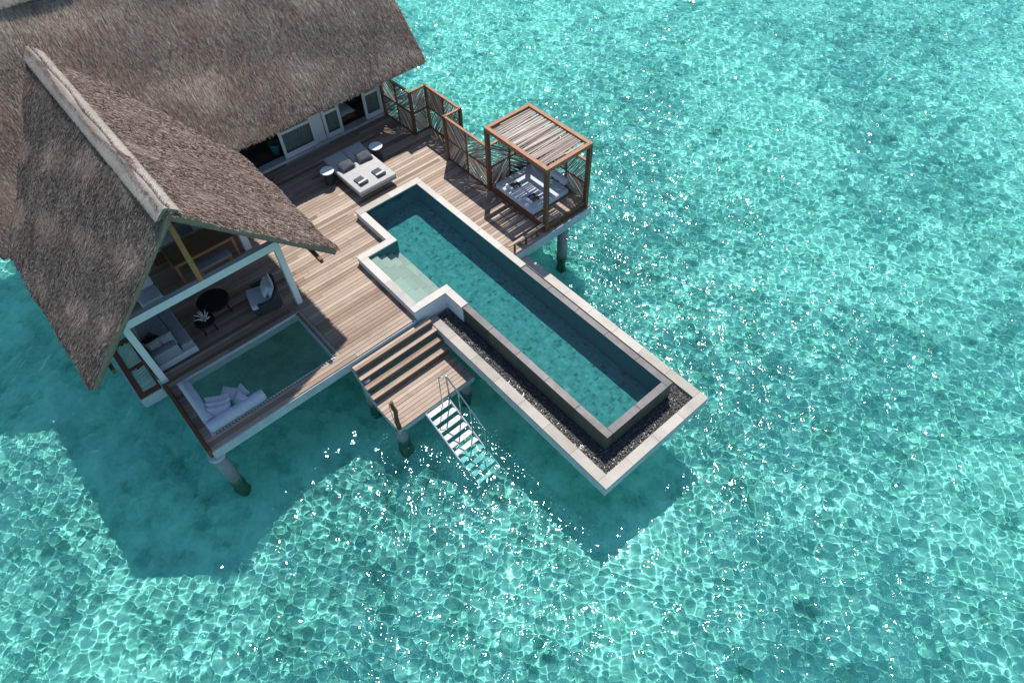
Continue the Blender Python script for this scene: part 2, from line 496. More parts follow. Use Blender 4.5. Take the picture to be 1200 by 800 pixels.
NET = (-2.42, -.38, -6.15, -2.66)
RECTS = [(-8.40, 0.0, -6.34, 4.60), (-6.72, -4.78, 4.6, 5.25), (-2.84, 0.0, 4.6, 6.40)]
HOLES = [(NET[0], NET[1], NET[2] - .0, NET[3] + .14), (XA + .03, 7, YB + .03, YA - .03), (XD + .03, XF + .2, YE + .03, YB + .2)]
deck = thing('timber_deck', (-3, -2, 0), 'large weathered timber deck on concrete piles around the long plunge pool', 'deck')
def boards(rects, holes, w, gap, thick, z):
    mb = MB()
    x0 = min(r[0] for r in rects); x1 = max(r[1] for r in rects)
    n = int(round((x1 - x0) / w))
    w = (x1 - x0) / n
    for k in range(n):
        a = x0 + k * w
        edges = sorted({a, a + w - gap} | {e for r in rects + holes for e in (r[0], r[1]) if a + .02 < e < a + w - .02})
        if len(edges) > 2:
            spans = list(zip(edges[:-1], edges[1:]))
        else:
            spans = [(a, a + w - gap)]
        for (p, q) in spans:
            for (ya, yb) in intervals((p + q) / 2, rects, holes):
                y = ya
                while y < yb - .05:
                    L = rnd.uniform(1.6, 4.2)
                    e = y + L if yb - (y + L) > .6 else yb
                    dz = rnd.uniform(-.0025, .0025)
                    t = min(1, max(0, rnd.gauss(.54, .27)))
                    mb.box(p, q, y + .002, e - .003, z - thick + dz, z + dz, t)
                    y = e
    return mb
boards(RECTS, HOLES, .128, .009, .03, 0).build('deck_boards', 'deck', deck, bevel=.003, seg=1)
tb = MB()
tb.box(NET[0] - .02, NET[1] + .0, NET[3] + .003, NET[3] + .132, -.03, .002, .7)
tb.box(NET[1] + .003, NET[1] + .12, NET[2], NET[3] + .13, -.034, .001, .45) if False else None
tb.build('border_board', 'deck', deck, bevel=.003, seg=1)
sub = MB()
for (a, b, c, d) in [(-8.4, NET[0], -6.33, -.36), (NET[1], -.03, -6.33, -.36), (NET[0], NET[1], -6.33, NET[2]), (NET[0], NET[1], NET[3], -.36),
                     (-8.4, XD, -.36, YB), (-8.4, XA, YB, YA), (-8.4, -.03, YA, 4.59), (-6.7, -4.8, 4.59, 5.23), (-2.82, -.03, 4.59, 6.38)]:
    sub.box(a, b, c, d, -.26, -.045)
sub.build('blocking_slab', 'underdeck', deck)  # solid dark slab added under the boards to block light through the gaps
fa = MB()
fa.box(-.028, .022, -6.36, YE - .01, -.33, -.034)
fa.build('fascia', 'paint_dull', deck, bevel=.006)
for bx_ in ((-.028, .022, YA + .02, 6.42, -.35, -.034), (-2.84, -.03, 6.38, 6.42, -.35, -.034), (-8.4, -.03, -6.36, -6.34, -.33, -.034), (-8.4, -2.84, 5.26, 5.29, -.33, -.034)):
    fa = MB(); fa.box(*bx_); fa.build('fascia', 'paint_dull', deck, bevel=.006)
inner = MB()
for (a, b, c, d) in [(NET[0], NET[0] + .05, NET[2], NET[3]), (NET[1] - .05, NET[1], NET[2], NET[3]), (NET[0] + .05, NET[1] - .05, NET[2], NET[2] + .05), (NET[0] + .05, NET[1] - .05, NET[3] - .05, NET[3])]:
    inner.box(a, b, c, d, -.26, -.012)
inner.build('net_frame', 'paint', deck, bevel=.006)
kerb = MB()
kerb.box(-2.55, .01, -6.44, -6.345, -.20, .10)
kerb.build('edge_kerb', 'teak', deck, bevel=.008)

def pile(x, y, ztop, r, parent, cap=True, name='pile'):
    mb = MB()
    mb.lathe((x, y, 0), [(r, WATER + .02), (r, ztop)], 24)
    o = mb.build(name, 'concrete', parent, smooth=False)
    for p in o.data.polygons: p.use_smooth = len(p.vertices) == 4
    if cap:
        c = MB(); c.lathe((x, y, 0), [(r * 1.22, ztop - .09), (r * 1.26, ztop - .07), (r * 1.26, ztop + .02)], 24)
        c.build('pile_cap', 'paint_dull', o)
    w = MB(); w.lathe((x, y, 0), [(r * 1.02, FLOOR - .2), (r * 1.025, WATER - .1), (r * 1.01, WATER + .1)], 24)
    wo = w.build('tide_band', 'wet', o); receiver(wo)
    for p in wo.data.polygons: p.use_smooth = len(p.vertices) == 4
    return o
pile(-.12, -6.32, -.34, .165, deck)
pile(-.2, 5.42, -.34, .165, deck, cap=False)
pile(-2.6, -6.2, -.27, .185, deck, cap=False)
pile(-3.8, -1.4, -.27, .185, deck, cap=False)
pile(-5.6, 4.9, -.27, .185, deck, cap=False)

# ------------------------------------------------------------------ plunge pool
pool = thing('plunge_pool', (0, 2, 0), 'long narrow plunge pool with cream stone coping and teal water', 'pool')
cp = MB()
T = .05
def slab_run(mb, x0, x1, y0, y1, z0, z1, axis, step, g=.003):
    a, b = (x0, x1) if axis == 'x' else (y0, y1)
    n = max(1, int(round((b - a) / step)))
    for k in range(n):
        p = a + (b - a) * k / n + (g / 2 if k else 0); q = a + (b - a) * (k + 1) / n - (g / 2 if k < n - 1 else 0)
        if axis == 'x': mb.box(p, q, y0, y1, z0, z1)
        else: mb.box(x0, x1, p, q, z0, z1)
slab_run(cp, XA, XAI, YB, YA, ZC - T, ZC, 'y', 1.0)
slab_run(cp, XAI + .002, XI, YAI, YA, ZC - T, ZC, 'x', 1.0)
slab_run(cp, XAI + .002, XD, YB, YBI, ZC - T, ZC, 'x', 1.0)
slab_run(cp, XD + .002, XDI, YE, YBI, ZC - T, ZC, 'y', 1.0)
slab_run(cp, XDI + .002, XFI - .002, YE, YEI, ZC - T, ZC, 'x', 1.0)
slab_run(cp, XFI, XF, YE, YBI, ZC - T, ZC, 'y', 1.0)
slab_run(cp, XF + .002, XH, YB, YBI, ZC - T, ZC, 'x', 1.0)
cp.build('coping', 'coping', pool, bevel=.006)
wl = MB(); e = .02; zb = PZ - .15; zt = ZC - T - .001
wl.box(XA + e, XAI - .005, YB + e, YA - e, zb, zt)
wl.box(XAI - .004, XI - .003, YAI + .005, YA - e, zb, zt)
wl.box(XAI - .004, XD + e, YB + e, YBI - .005, zb, zt)
wl.box(XD + e + .001, XDI - .005, YE + e, YBI - .005, zb, zt)
wl.box(XDI - .004, XFI + .004, YE + e, YEI - .005, zb, zt)
wl.box(XFI + .005, XF - e, YE + e, YBI - .005, zb, zt)
wl.box(XF - e + .001, XH - .003, YB + e, YBI - .005, zb, zt)
wl.build('pool_wall', 'paint', pool, bevel=.003, seg=1)
tl = MB(); q = .006
def lining(x0, x1, y0, y1): tl.box(x0, x1, y0, y1, PZ + .002, zt - .002)
lining(XAI - .004, XAI + q, YBI, YAI)
lining(XAI + q + .001, XJI, YAI - q, YAI + .004)
lining(XAI + q + .001, XDI - q - .001, YBI - .004, YBI + q)
lining(XDI - .004, XDI + q, YEI, YBI)
lining(XDI + q + .001, XFI - q - .001, YEI - .004, YEI + q)
lining(XFI - q, XFI + .004, YEI, YBI)
lining(XFI + q, XJI - q, YBI - .004, YBI + q)
lt = tl.build('pool_lining', 'pool_wall', pool); receiver(lt)
fl = MB()
fl.box(XA + .03, XJ - .02, YB + .03, YA - .03, PZ - .15, PZ)
fo = fl.build('pool_floor', 'pool_tile', pool); receiver(fo)
st = MB()
yy = [YEI + .007, .17, .42, .67, YBI - .01]
for k in range(4):
    z1 = ZW - .10 - .20 * k
    n = 4
    for j in range(n):
        x0 = XDI + .008 + (XFI - XDI - .016) * j / n; x1 = XDI + .008 + (XFI - XDI - .016) * (j + 1) / n
        st.box(x0 + .001, x1 - .001, yy[k], yy[k + 1], PZ - .1, z1)
so_ = st.build('pool_step', 'pool_step', pool, bevel=.008); receiver(so_)
iv = MB(); ic = MB(); zi = .236
def inf_run(x0, x1, y0, y1, axis):
    slab_run(ic, x0, x1, y0, y1, zi - .03, zi, axis, 1.05, .004)
    slab_run(iv, x0 + .006, x1 - .006, y0 + .006, y1 - .006, -.42, zi - .031, axis, 1.05, .0)
inf_run(XH + .002, XJ, YK, YKI, 'x')
inf_run(XJI, XJ, YKI + .002, YJI - .002, 'y')
inf_run(XI + .002, XJ, YJI, YJ, 'x')
ic.build('infinity_edge', 'slate', pool, bevel=.005)
iv.build('overflow_wall', 'slate_wall', pool, bevel=.003, seg=1)
il = MB()
il.box(XI, XJI - .008, YJI - .008, YJI + .002, PZ + .001, zi - .035)
il.box(XJI - .008, XJI + .002, YKI, YJI - .009, PZ + .001, zi - .035)
ib = il.build('pool_lining', 'pool_wall', pool); receiver(ib)
def pool_z(X, Y):
    Z = np.zeros_like(X)
    for a, b, c, d in POOL_WAVES: Z += d * np.sin(a * X + b * Y + c)
    return ZW + Z
POOL_WAVES = make_waves([(1.1, .006, 6), (.5, .008, 9), (.28, .006, 8)], 9)
def pool_sheet():
    xs = np.linspace(XAI + .0065, XJI - .0085, 255); ys = np.linspace(YEI + .0065, YAI - .0065, 76)
    X, Y = np.meshgrid(xs, ys, indexing='ij')
    V = np.stack([X, Y, pool_z(X, Y)], -1).reshape(-1, 3)
    nx, ny = X.shape
    i = np.arange(nx * ny).reshape(nx, ny)
    F = np.stack([i[:-1, :-1], i[1:, :-1], i[1:, 1:], i[:-1, 1:]], -1).reshape(-1, 4)
    cx = V[F].mean(1)
    keep = (cx[:, 1] > YBI + .0) | ((cx[:, 0] > XDI + .0) & (cx[:, 0] < XFI - .0))
    return big_mesh('pool_water', V, F[keep], 'pool_water', smooth=True)
pw = pool_sheet(); tag(pw, kind='structure'); caster(pw)

# overflow trough round the sea end of the pool
tr = thing('overflow_trough', (3.4, 1.8, -.3), 'pale stone bordered overflow trough holding dark pebbles below the pool edge', 'trough')
tc_ = MB()
slab_run(tc_, .03, XLI - .002, YM, YMI, ZT - .05, ZT, 'x', 1.0)
slab_run(tc_, XLI, XL, YM, YL, ZT - .05, ZT, 'y', 1.0)
slab_run(tc_, .03, XLI - .002, YLI, YL, ZT - .05, ZT, 'x', 1.0)
tc_.build('trough_coping', 'trough_stone', tr, bevel=.006)
tw = MB()
tw.box(.035, XL - .012, YM + .012, YMI - .006, -.69, ZT - .051)
tw.box(XLI + .006, XL - .012, YMI - .005, YL - .012, -.69, ZT - .051)
tw.box(.035, XLI + .005, YLI + .006, YL - .012, -.69, ZT - .051)
tw.build('trough_wall', 'paint_dull', tr, bevel=.004)
tf = MB()
tf.box(.036, XLI + .004, YMI - .004, YK + .02, -.66, -.40)
tf.box(.036, XLI + .004, YJ - .02, YLI + .004, -.66, -.40)
tf.box(XJ - .02, XLI + .004, YK + .021, YJ - .021, -.66, -.40)
tf.box(.036, XJ - .021, YK + .021, YJ - .021, -1.0, -.86) if False else None
tf.build('trough_floor', 'slate_wall', tr)
def pebbles():
    ico_v = []
    t = (1 + 5 ** .5) / 2
    for a, b in ((-1, t), (1, t), (-1, -t), (1, -t)):
        ico_v.append((a, b, 0))
    for a, b in ((-1, t), (1, t), (-1, -t), (1, -t)):
        ico_v.append((0, a, b))
    for a, b in ((-1, t), (1, t), (-1, -t), (1, -t)):
        ico_v.append((b, 0, a))
    iv_ = np.array(ico_v); iv_ = iv_ / np.linalg.norm(iv_[0])
    f_ = [(0, 11, 5), (0, 5, 1), (0, 1, 7), (0, 7, 10), (0, 10, 11), (1, 5, 9), (5, 11, 4), (11, 10, 2), (10, 7, 6), (7, 1, 8), (3, 9, 4), (3, 4, 2), (3, 2, 6), (3, 6, 8), (3, 8, 9), (4, 9, 5), (2, 4, 11), (6, 2, 10), (8, 6, 7), (9, 8, 1)]
    P = []
    for (x0, x1, y0, y1) in [(.04, XLI, YMI, YK), (XJ, XLI, YK, YJ), (.04, XLI, YJ, YLI)]:
        n = int((x1 - x0) * (y1 - y0) * 1500)
        P.append(np.stack([RNG.uniform(x0 + .015, x1 - .015, n), RNG.uniform(y0 + .015, y1 - .015, n)], -1))
    P = np.concatenate(P)
    n = len(P)
    sz = RNG.uniform(.013, .027, (n, 3)); sz[:, 2] *= .62
    ang = RNG.uniform(0, 6.28, n)
    v = iv_[None] * sz[:, None]
    c, s = np.cos(ang)[:, None], np.sin(ang)[:, None]
    x = v[..., 0] * c - v[..., 1] * s + P[:, :1]
    y = v[..., 0] * s + v[..., 1] * c + P[:, 1:]
    z = v[..., 2] + RNG.uniform(-.385, -.352, n)[:, None]
    V = np.stack([x, y, z], -1).reshape(-1, 3)
    F = (np.array(f_)[None] + 12 * np.arange(n)[:, None, None]).reshape(-1, 3)
    t = np.repeat(np.clip(RNG.beta(1.6, 3.0, n), 0, 1), 12)
    o = big_mesh('pebbles', V, F, 'pebble', t, smooth=True)
    tag(o, 'dark grey pebbles filling the stone trough around the pool', 'pebbles', kind='stuff')
pebbles()

# ------------------------------------------------------------------ lower platform with steps
plat = thing('boat_platform', (1.2, -1.2, -.93), 'lower timber landing with four long steps down from the main deck', 'platform')
TX = [.254, .457, .687, .916]; TZ = [-.129, -.328, -.517, -.72]
for k in range(4):
    mb = MB()
    back = TX[k] - (.17 if k == 0 else .20)
    mid = (back + TX[k]) / 2
    yl = -2.515 if k else -2.50
    yr_ = YM - .004 if k else -.02
    mb.box(back, mid - .004, yl, yr_, TZ[k] - .035, TZ[k])
    mb.box(mid + .001, TX[k], yl, yr_, TZ[k] - .035, TZ[k] + .001)
    mb.build('step_tread', 'step', plat, bevel=.004, seg=1)
rs = MB()
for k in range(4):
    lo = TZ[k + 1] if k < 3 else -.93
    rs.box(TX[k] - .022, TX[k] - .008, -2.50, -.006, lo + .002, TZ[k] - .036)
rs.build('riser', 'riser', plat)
pb = MB()
x0, x1, n = .87, 1.985, 9
for k in range(n):
    a = x0 + (x1 - x0) * k / n; b = x0 + (x1 - x0) * (k + 1) / n - .009
    pb.box(a, b, -2.515, YM - .012, -.962 + rnd.uniform(-.002, .002), -.932 + rnd.uniform(-.002, .002), min(1, max(0, rnd.gauss(.62, .2))))
pb.build('platform_boards', 'step', plat, bevel=.003, seg=1)
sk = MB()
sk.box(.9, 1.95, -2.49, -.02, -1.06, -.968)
sk.build('blocking_slab', 'underdeck', plat)  # one solid slab under the landing boards
fb = MB()
fb.box(1.952, 1.987, -2.51, -.012, -1.14, -.968)
fb.build('fascia', 'paint_dull', plat, bevel=.004)
fb = MB(); fb.bar((.05, -2.50, -.26), (.95, -2.50, -1.03), .03, .2)
fb.build('stringer', 'paint_dull', plat, bevel=.004)
fb = MB(); fb.box(.95, 1.95, -2.515, -2.492, -1.14, -.968)
fb.build('fascia', 'paint_dull', plat, bevel=.004)
pile(1.86, -2.40, -1.06, .15, plat, cap=False)
pile(1.80, -.22, -1.06, .15, plat, cap=False)
pile(.35, -2.36, -.42, .15, plat, cap=False)

dp = MB()
pts = [(1.93, -2.44, -.93), (1.91, -2.45, -.70), (1.86, -2.42, -.48), (1.88, -2.40, -.25), (1.84, -2.43, -.02), (1.83, -2.41, .14)]
dp.tube(pts, [.055, .062, .055, .060, .052, .045], 9)
dp.tube([(1.84, -2.43, -.04), (1.80, -2.47, .10)], [.035, .02], 7)
shower = thing('shower_post', (1.93, -2.44, -.93), 'gnarled brown driftwood shower post standing on the corner of the lower landing', 'post')
dp.build('driftwood_trunk', 'drift', shower, smooth=True)
dh = MB()
dh.tube([(1.82, -2.46, .08), (1.80, -2.49, .05), (1.84, -2.50, -.45), (1.90, -2.50, -.93)], .009, 6)
dh.build('water_pipe', 'steel', shower, smooth=True)

# ladder into the sea
lad = thing('sea_ladder', (2.1, -1.3, -1.0), 'pale stair ladder with steel handrail going down from the landing into the sea', 'ladder')
RUN, RISE, LX, LZ = .214, .112, 2.035, -1.03
for k in range(10):
    mb = MB()
    mb.box(LX + k * RUN, LX + k * RUN + .145, -1.655, -.955, LZ - k * RISE - .03, LZ - k * RISE)
    o = mb.build('tread', 'fabric_white', lad, bevel=.004, seg=1); receiver(o)
    o.data.materials[0] = M['tread'] if 'tread' in M else M['fabric_white']
for y in (-1.675, -.935):
    mb = MB()
    mb.bar((1.99, y, -1.03), (LX + 10 * RUN, y, LZ - 9.9 * RISE), .03, .13)
    o = mb.build('stringer', 'paint_dull', lad); receiver(o)
hr = MB()
y = -.90
base = [(2.03, y), (2.50, y), (2.95, y)]
zr = lambda x: .02 - (x - 2.03) * RISE / RUN
hr.tube([(2.03, y, -1.05), (2.03, y, zr(2.03) + .02)], .021, 8)
hr.tube([(2.03, y, zr(2.03) + .02), (2.10, y, zr(2.10)), (3.46, y, zr(3.46)), (3.51, y, zr(3.51) - .10), (3.51, y, -1.92)], .021, 8)
for x, _ in base[1:3]:
    hr.tube([(x, y, zr(x)), (x, y, LZ - (x - LX) * RISE / RUN - .08)], .018, 8)
ho = hr.build('handrail', 'steel', lad, smooth=True); receiver(ho)
h2 = MB()
h2.tube([(2.06, -1.16, -1.03), (2.0, -1.12, -.5), (1.97, -1.08, .02), (2.03, -.95, .04)], .014, 8)
h2.build('grab_bar', 'steel', lad, smooth=True)

# ------------------------------------------------------------------ villa: thatched roofs, walls, posts
villa = thing('thatched_villa', (-8, -3, 0), 'large villa with steep grey-brown thatched roofs and an open living room', 'villa')
EZ = 2.1
MS = 1.15            # main roof slope
MX = -7.08           # main eave
GY, GZ = -4.40, 5.30 # gable ridge
GE = 3.17            # gable half width
GSL = (GZ - EZ) / GE
RIDX = -10.72        # main ridge (x); height follows from the slope
RIDZ = EZ + MS * (MX - RIDX)
GX = -1.55           # gable end
def main_z(x): return EZ + MS * (MX - x)
def gable_z(y): return GZ - abs(y - GY) * GSL

def thatch_slope(name, E0, E1, R0, R1, parent, n_blades, thick, inside, seed, tmat='thatch', nu=60, nv=30):
    """one slope of thatch: a thick slab with rounded edges, then loose stalks over it.
       E0,E1 eave ends, R0,R1 ridge ends"""
    rg = np.random.default_rng(seed)
    E0, E1, R0, R1 = (np.array(v, float) for v in (E0, E1, R0, R1))
    nrm = np.cross(E1 - E0, R0 - E0); nrm /= np.linalg.norm(nrm)
    if nrm[2] < 0: nrm = -nrm
    Ls = np.linalg.norm(R0 - E0); Lw = np.linalg.norm(E1 - E0)
    def P(u, v):
        u = np.asarray(u)[..., None]; v = np.asarray(v)[..., None]
        return (E0 * (1 - u) + E1 * u) * (1 - v) + (R0 * (1 - u) + R1 * u) * v
    ph = rg.uniform(0, 6.28, 8)
    def off(u, v):
        w = .03 * np.sin(9 * u + ph[0] + 3 * v) + .022 * np.sin(23 * u - 7 * v + ph[1]) + .018 * np.sin(17 * v + 11 * u + ph[2])
        de = np.minimum(v * Ls, 5); ds = np.minimum(np.minimum(u, 1 - u) * Lw, 5)
        return w - .06 * np.exp(-(np.maximum(de, 0) / .10) ** 1.5) - .06 * np.exp(-(np.maximum(ds, 0) / .10) ** 1.5)
    us = np.unique(np.concatenate([np.linspace(0, 1, nu), np.array([.06, .12, .2, .3]) / Lw, 1 - np.array([.06, .12, .2, .3]) / Lw]))
    vs = np.unique(np.concatenate([np.linspace(0, 1, nv), np.array([.06, .12, .2, .3]) / Ls]))
    U, V = np.meshgrid(us, vs, indexing='ij')
    top = P(U, V) + nrm * off(U, V)[..., None]
    botn = P(U, V) - nrm * thick
    nU, nV = U.shape
    i = np.arange(nU * nV).reshape(nU, nV); j = i + nU * nV
    F = [np.stack([i[:-1, :-1], i[1:, :-1], i[1:, 1:], i[:-1, 1:]], -1).reshape(-1, 4),
         np.stack([j[:-1, :-1], j[:-1, 1:], j[1:, 1:], j[1:, :-1]], -1).reshape(-1, 4)]
    for a, b in ((i[0], j[0]), (i[-1], j[-1]), (i[:, 0], j[:, 0]), (i[:, -1], j[:, -1])):
        F.append(np.stack([a[:-1], a[1:], b[1:], b[:-1]], -1))
    core = big_mesh(name, np.concatenate([top.reshape(-1, 3), botn.reshape(-1, 3)]), np.concatenate(F), 'thatch_core', parent=parent)
    core.data.materials.append(M['thatch_end'])
    nsl = len(F[0]) + len(F[1])
    core.data.polygons.foreach_set('material_index', np.r_[np.zeros(nsl, np.int32), np.ones(sum(len(f) for f in F) - nsl, np.int32)])
    # stalks
    u = rg.uniform(0, 1, n_blades); v = rg.uniform(.012, 1.0, n_blades)
    p = P(u, v) + nrm * off(u, v)[:, None]
    k = inside(p); u, v, p = u[k], v[k], p[k]
    n = len(p)
    t = -(R0 - E0) / Ls; s_ = np.cross(nrm, t)
    ang = rg.normal(0, .11, n) * np.where(rg.random(n) < .06, 2.4, 1.0) + .05 * np.sin(7 * u + 3 * v + ph[3])
    d = t * np.cos(ang)[:, None] + s_ * np.sin(ang)[:, None]
    wd = -t * np.sin(ang)[:, None] + s_ * np.cos(ang)[:, None]
    loose = rg.random(n) < .05
    L = np.where(loose, rg.uniform(.2, .42, n), rg.uniform(.12, .34, n))[:, None]; W = np.where(loose, .007, rg.uniform(.004, .009, n))[:, None]
    lift = np.abs(rg.normal(.004, .006, n))[:, None]
    a0 = p - d * L * .5 + nrm * (-.006) ; a1 = p + d * L * .5 + nrm * lift
    roll = nrm * (rg.normal(0, .5, n)[:, None] * W)
    q = np.stack([a0 - wd * W / 2, a0 + wd * W / 2, a1 + wd * W * .3 + roll, a1 - wd * W * .3 - roll], 1)
    # tone: natural variety of stalks, gathered in loose bundles
    cl = np.sin(31 * u + ph[4] + 4 * v) * .5 + np.sin(53 * u - 19 * v + ph[5]) * .5
    tone = np.clip(rg.beta(1.3, 1.75, n) + .07 * cl + .35 * loose, 0, 1)
    big_mesh('thatch_stalks', q.reshape(-1, 3), np.arange(4 * n).reshape(-1, 4), tmat, np.repeat(tone, 4), parent=core)
    return core

Y1, Y0 = 5.66, -7.78
thatch_slope('main_roof', (MX, Y0, EZ), (MX, Y1, EZ), (RIDX, Y0, RIDZ), (RIDX, Y1, RIDZ), villa, 360000, .26,
             lambda p: main_z(p[:, 0]) > np.where(np.abs(p[:, 1] - GY) < GE, gable_z(p[:, 1]), -9) - .05, 21, nu=90, tmat='thatch_pale')
bx = RIDX - (MX - RIDX)
thatch_slope('main_roof', (bx, Y1, EZ), (bx, Y0, EZ), (RIDX, Y1, RIDZ), (RIDX, Y0, RIDZ), villa, 3000, .30, lambda p: p[:, 0] < 0, 22)
zin = lambda p: gable_z(p[:, 1]) > main_z(p[:, 0]) - .05
thatch_slope('gable_roof', (-7.30, GY + GE, EZ), (GX - .06, GY + GE, EZ), (-10.25, GY, GZ), (GX, GY, GZ), villa, 230000, .20, zin, 23)
thatch_slope('gable_roof', (GX - .06, GY - GE, EZ), (-9.0, GY - GE, EZ), (GX, GY, GZ), (-10.0, GY, GZ), villa, 240000, .20, zin, 24)

def ridge_cap(x0, y0, x1, y1, z, rad, drop, slope, n_bl, seed):
    rg = np.random.default_rng(seed)
    A = np.array([x0, y0, z]); B = np.array([x1, y1, z]); L = np.linalg.norm(B - A)
    d = (B - A) / L; s_ = np.array([-d[1], d[0], 0])
    nl, na = int(L / .12), 13
    half = drop
    def P(l, a):
        # a in -1..1 across the ridge; rounded crown then down both slopes
        w = a * half
        zz = -slope * (np.sqrt(w * w + rad * rad) - rad) + .040
        return A + d * l[..., None] * L + s_ * w[..., None] + np.array([0, 0, 1.0]) * zz[..., None]
    l, a = np.meshgrid(np.linspace(0, 1, nl), np.linspace(-1, 1, na), indexing='ij')
    edge = .93 + .015 * np.sin(l * L * 5) + .015 * np.sin(l * L * 11 + 1)
    top = P(l, a * edge); bot = top - np.array([0, 0, .07])
    i = np.arange(nl * na).reshape(nl, na); j = i + nl * na
    F = [np.stack([i[:-1, :-1], i[1:, :-1], i[1:, 1:], i[:-1, 1:]], -1).reshape(-1, 4), np.stack([j[:-1, :-1], j[:-1, 1:], j[1:, 1:], j[1:, :-1]], -1).reshape(-1, 4)]
    for p, q in ((i[0], j[0]), (i[-1], j[-1]), (i[:, 0], j[:, 0]), (i[:, -1], j[:, -1])):
        F.append(np.stack([p[:-1], p[1:], q[1:], q[:-1]], -1))
    V = np.concatenate([top.reshape(-1, 3), bot.reshape(-1, 3)])
    cap = big_mesh('ridge_cap', V, np.concatenate(F), 'thatch_ridge', np.full(len(V), .12), smooth=True, parent=villa)
    n = n_bl
    l = rg.random(n); a = rg.uniform(-1, 1, n)
    sg = np.where(a >= 0, 1, -1)
    Lb = rg.uniform(.08, .26, n) / half
    j1 = rg.normal(0, .02, n)
    p0 = P(l, a - sg * Lb * .5); p1 = P(np.clip(l + j1 / L * 2, 0, 1), np.clip(a + sg * Lb * .5, -1.0 - .25 * rg.random(n), 1.0 + .25 * rg.random(n)))
    p0[:, 2] += .004; p1[:, 2] += rg.uniform(.006, .02, n)
    W = rg.uniform(.006, .014, n)[:, None]
    q = np.stack([p0 - d * W / 2, p0 + d * W / 2, p1 + d * W / 2, p1 - d * W / 2], 1)
    tone = np.clip(rg.beta(2.6, 1.9, n) * np.where(a < -.12, .62, 1.0) - .35 * np.clip(np.abs(a) - .7, 0, 1) / .3, 0, 1)  # stalks on one flank darkened: its weaker sunlight is put into the tone
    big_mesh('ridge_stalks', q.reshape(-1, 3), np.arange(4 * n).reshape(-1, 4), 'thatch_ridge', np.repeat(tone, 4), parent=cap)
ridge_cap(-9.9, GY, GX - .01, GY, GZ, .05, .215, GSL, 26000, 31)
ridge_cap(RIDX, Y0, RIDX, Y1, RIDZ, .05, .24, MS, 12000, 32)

# bedroom wall with doors, under the main eave
WX = -8.5
wb = MB()
wb.box(WX - .12, WX, 1.76, 2.13, .10, 2.9)
wb.box(WX - .12, WX, 4.46, 4.62, .10, 2.9)
wb.box(WX - .12, WX, .47, 1.759, 2.25, 2.9)
wb.box(WX - .12, WX, 2.131, 4.459, 2.25, 2.9)
wb.box(WX - .12, WX, -7.4, -1.55, .0, 2.9)
zt_ = lambda x: main_z(x) - .55
wb.add([(-13.3, y, z) for y in (4.5, 4.62) for z in (0, 2.3)] + [(WX - .13, y, z) for y in (4.5, 4.62) for z in (0, zt_(WX - .13))] + [(RIDX, y, z) for y in (4.5, 4.62) for z in (0, zt_(RIDX))],
       [(0, 8, 9, 1), (8, 4, 5, 9), (2, 3, 11, 10), (10, 11, 7, 6), (1, 9, 11, 3), (9, 5, 7, 11), (4, 6, 7, 5), (0, 1, 3, 2)])
wb.build('wall', 'paint', villa, bevel=.004)
sill = MB(); sill.box(WX - .2, WX + .12, -1.2, 4.62, -.02, .095); sill.build('threshold', 'paint_dull', villa, bevel=.006)
def door(y0, y1, x=WX + .02):
    f = MB(); w = .10; z0, z1, t = .10, 2.24, .05
    f.box(x, x + t, y0, y0 + w, z0, z1); f.box(x, x + t, y1 - w, y1, z0, z1)
    for a, b in ((z0, z0 + .17), (.98, 1.08), (z1 - .12, z1)):
        f.box(x + .001, x + t - .001, y0 + w, y1 - w, a, b)
    fo = f.build('door', 'paint', villa, bevel=.005)
    g = MB(); g.box(x + .02, x + .026, y0 + w, y1 - w, z0 + .17, z1 - .12)
    g.build('door_pane', 'glass', fo)
    c = MB()
    n = int((y1 - y0 - .1) / .025); vs = []; fs = []
    for k in range(n + 1):
        yy_ = y0 + .05 + (y1 - y0 - .1) * k / n
        xx = x - .10 + .025 * math.sin(k * 1.35) + .01 * math.sin(k * 3.1)
        vs += [(xx, yy_, .12), (xx, yy_, 2.2)]
        if k: fs.append((2 * k - 2, 2 * k, 2 * k + 1, 2 * k - 1))
    c.add(vs, fs)
    c.build('curtain', 'curtain', fo, smooth=True)
door(.51, 1.75); door(2.14, 2.80); door(3.74, 4.45)
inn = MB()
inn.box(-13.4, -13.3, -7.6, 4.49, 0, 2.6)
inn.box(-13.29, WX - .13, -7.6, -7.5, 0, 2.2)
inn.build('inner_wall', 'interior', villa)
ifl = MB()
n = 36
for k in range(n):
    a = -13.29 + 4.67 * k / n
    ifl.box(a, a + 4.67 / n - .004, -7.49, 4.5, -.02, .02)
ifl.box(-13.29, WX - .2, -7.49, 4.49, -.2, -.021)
ifl.build('inner_floor', 'interior_floor', villa)

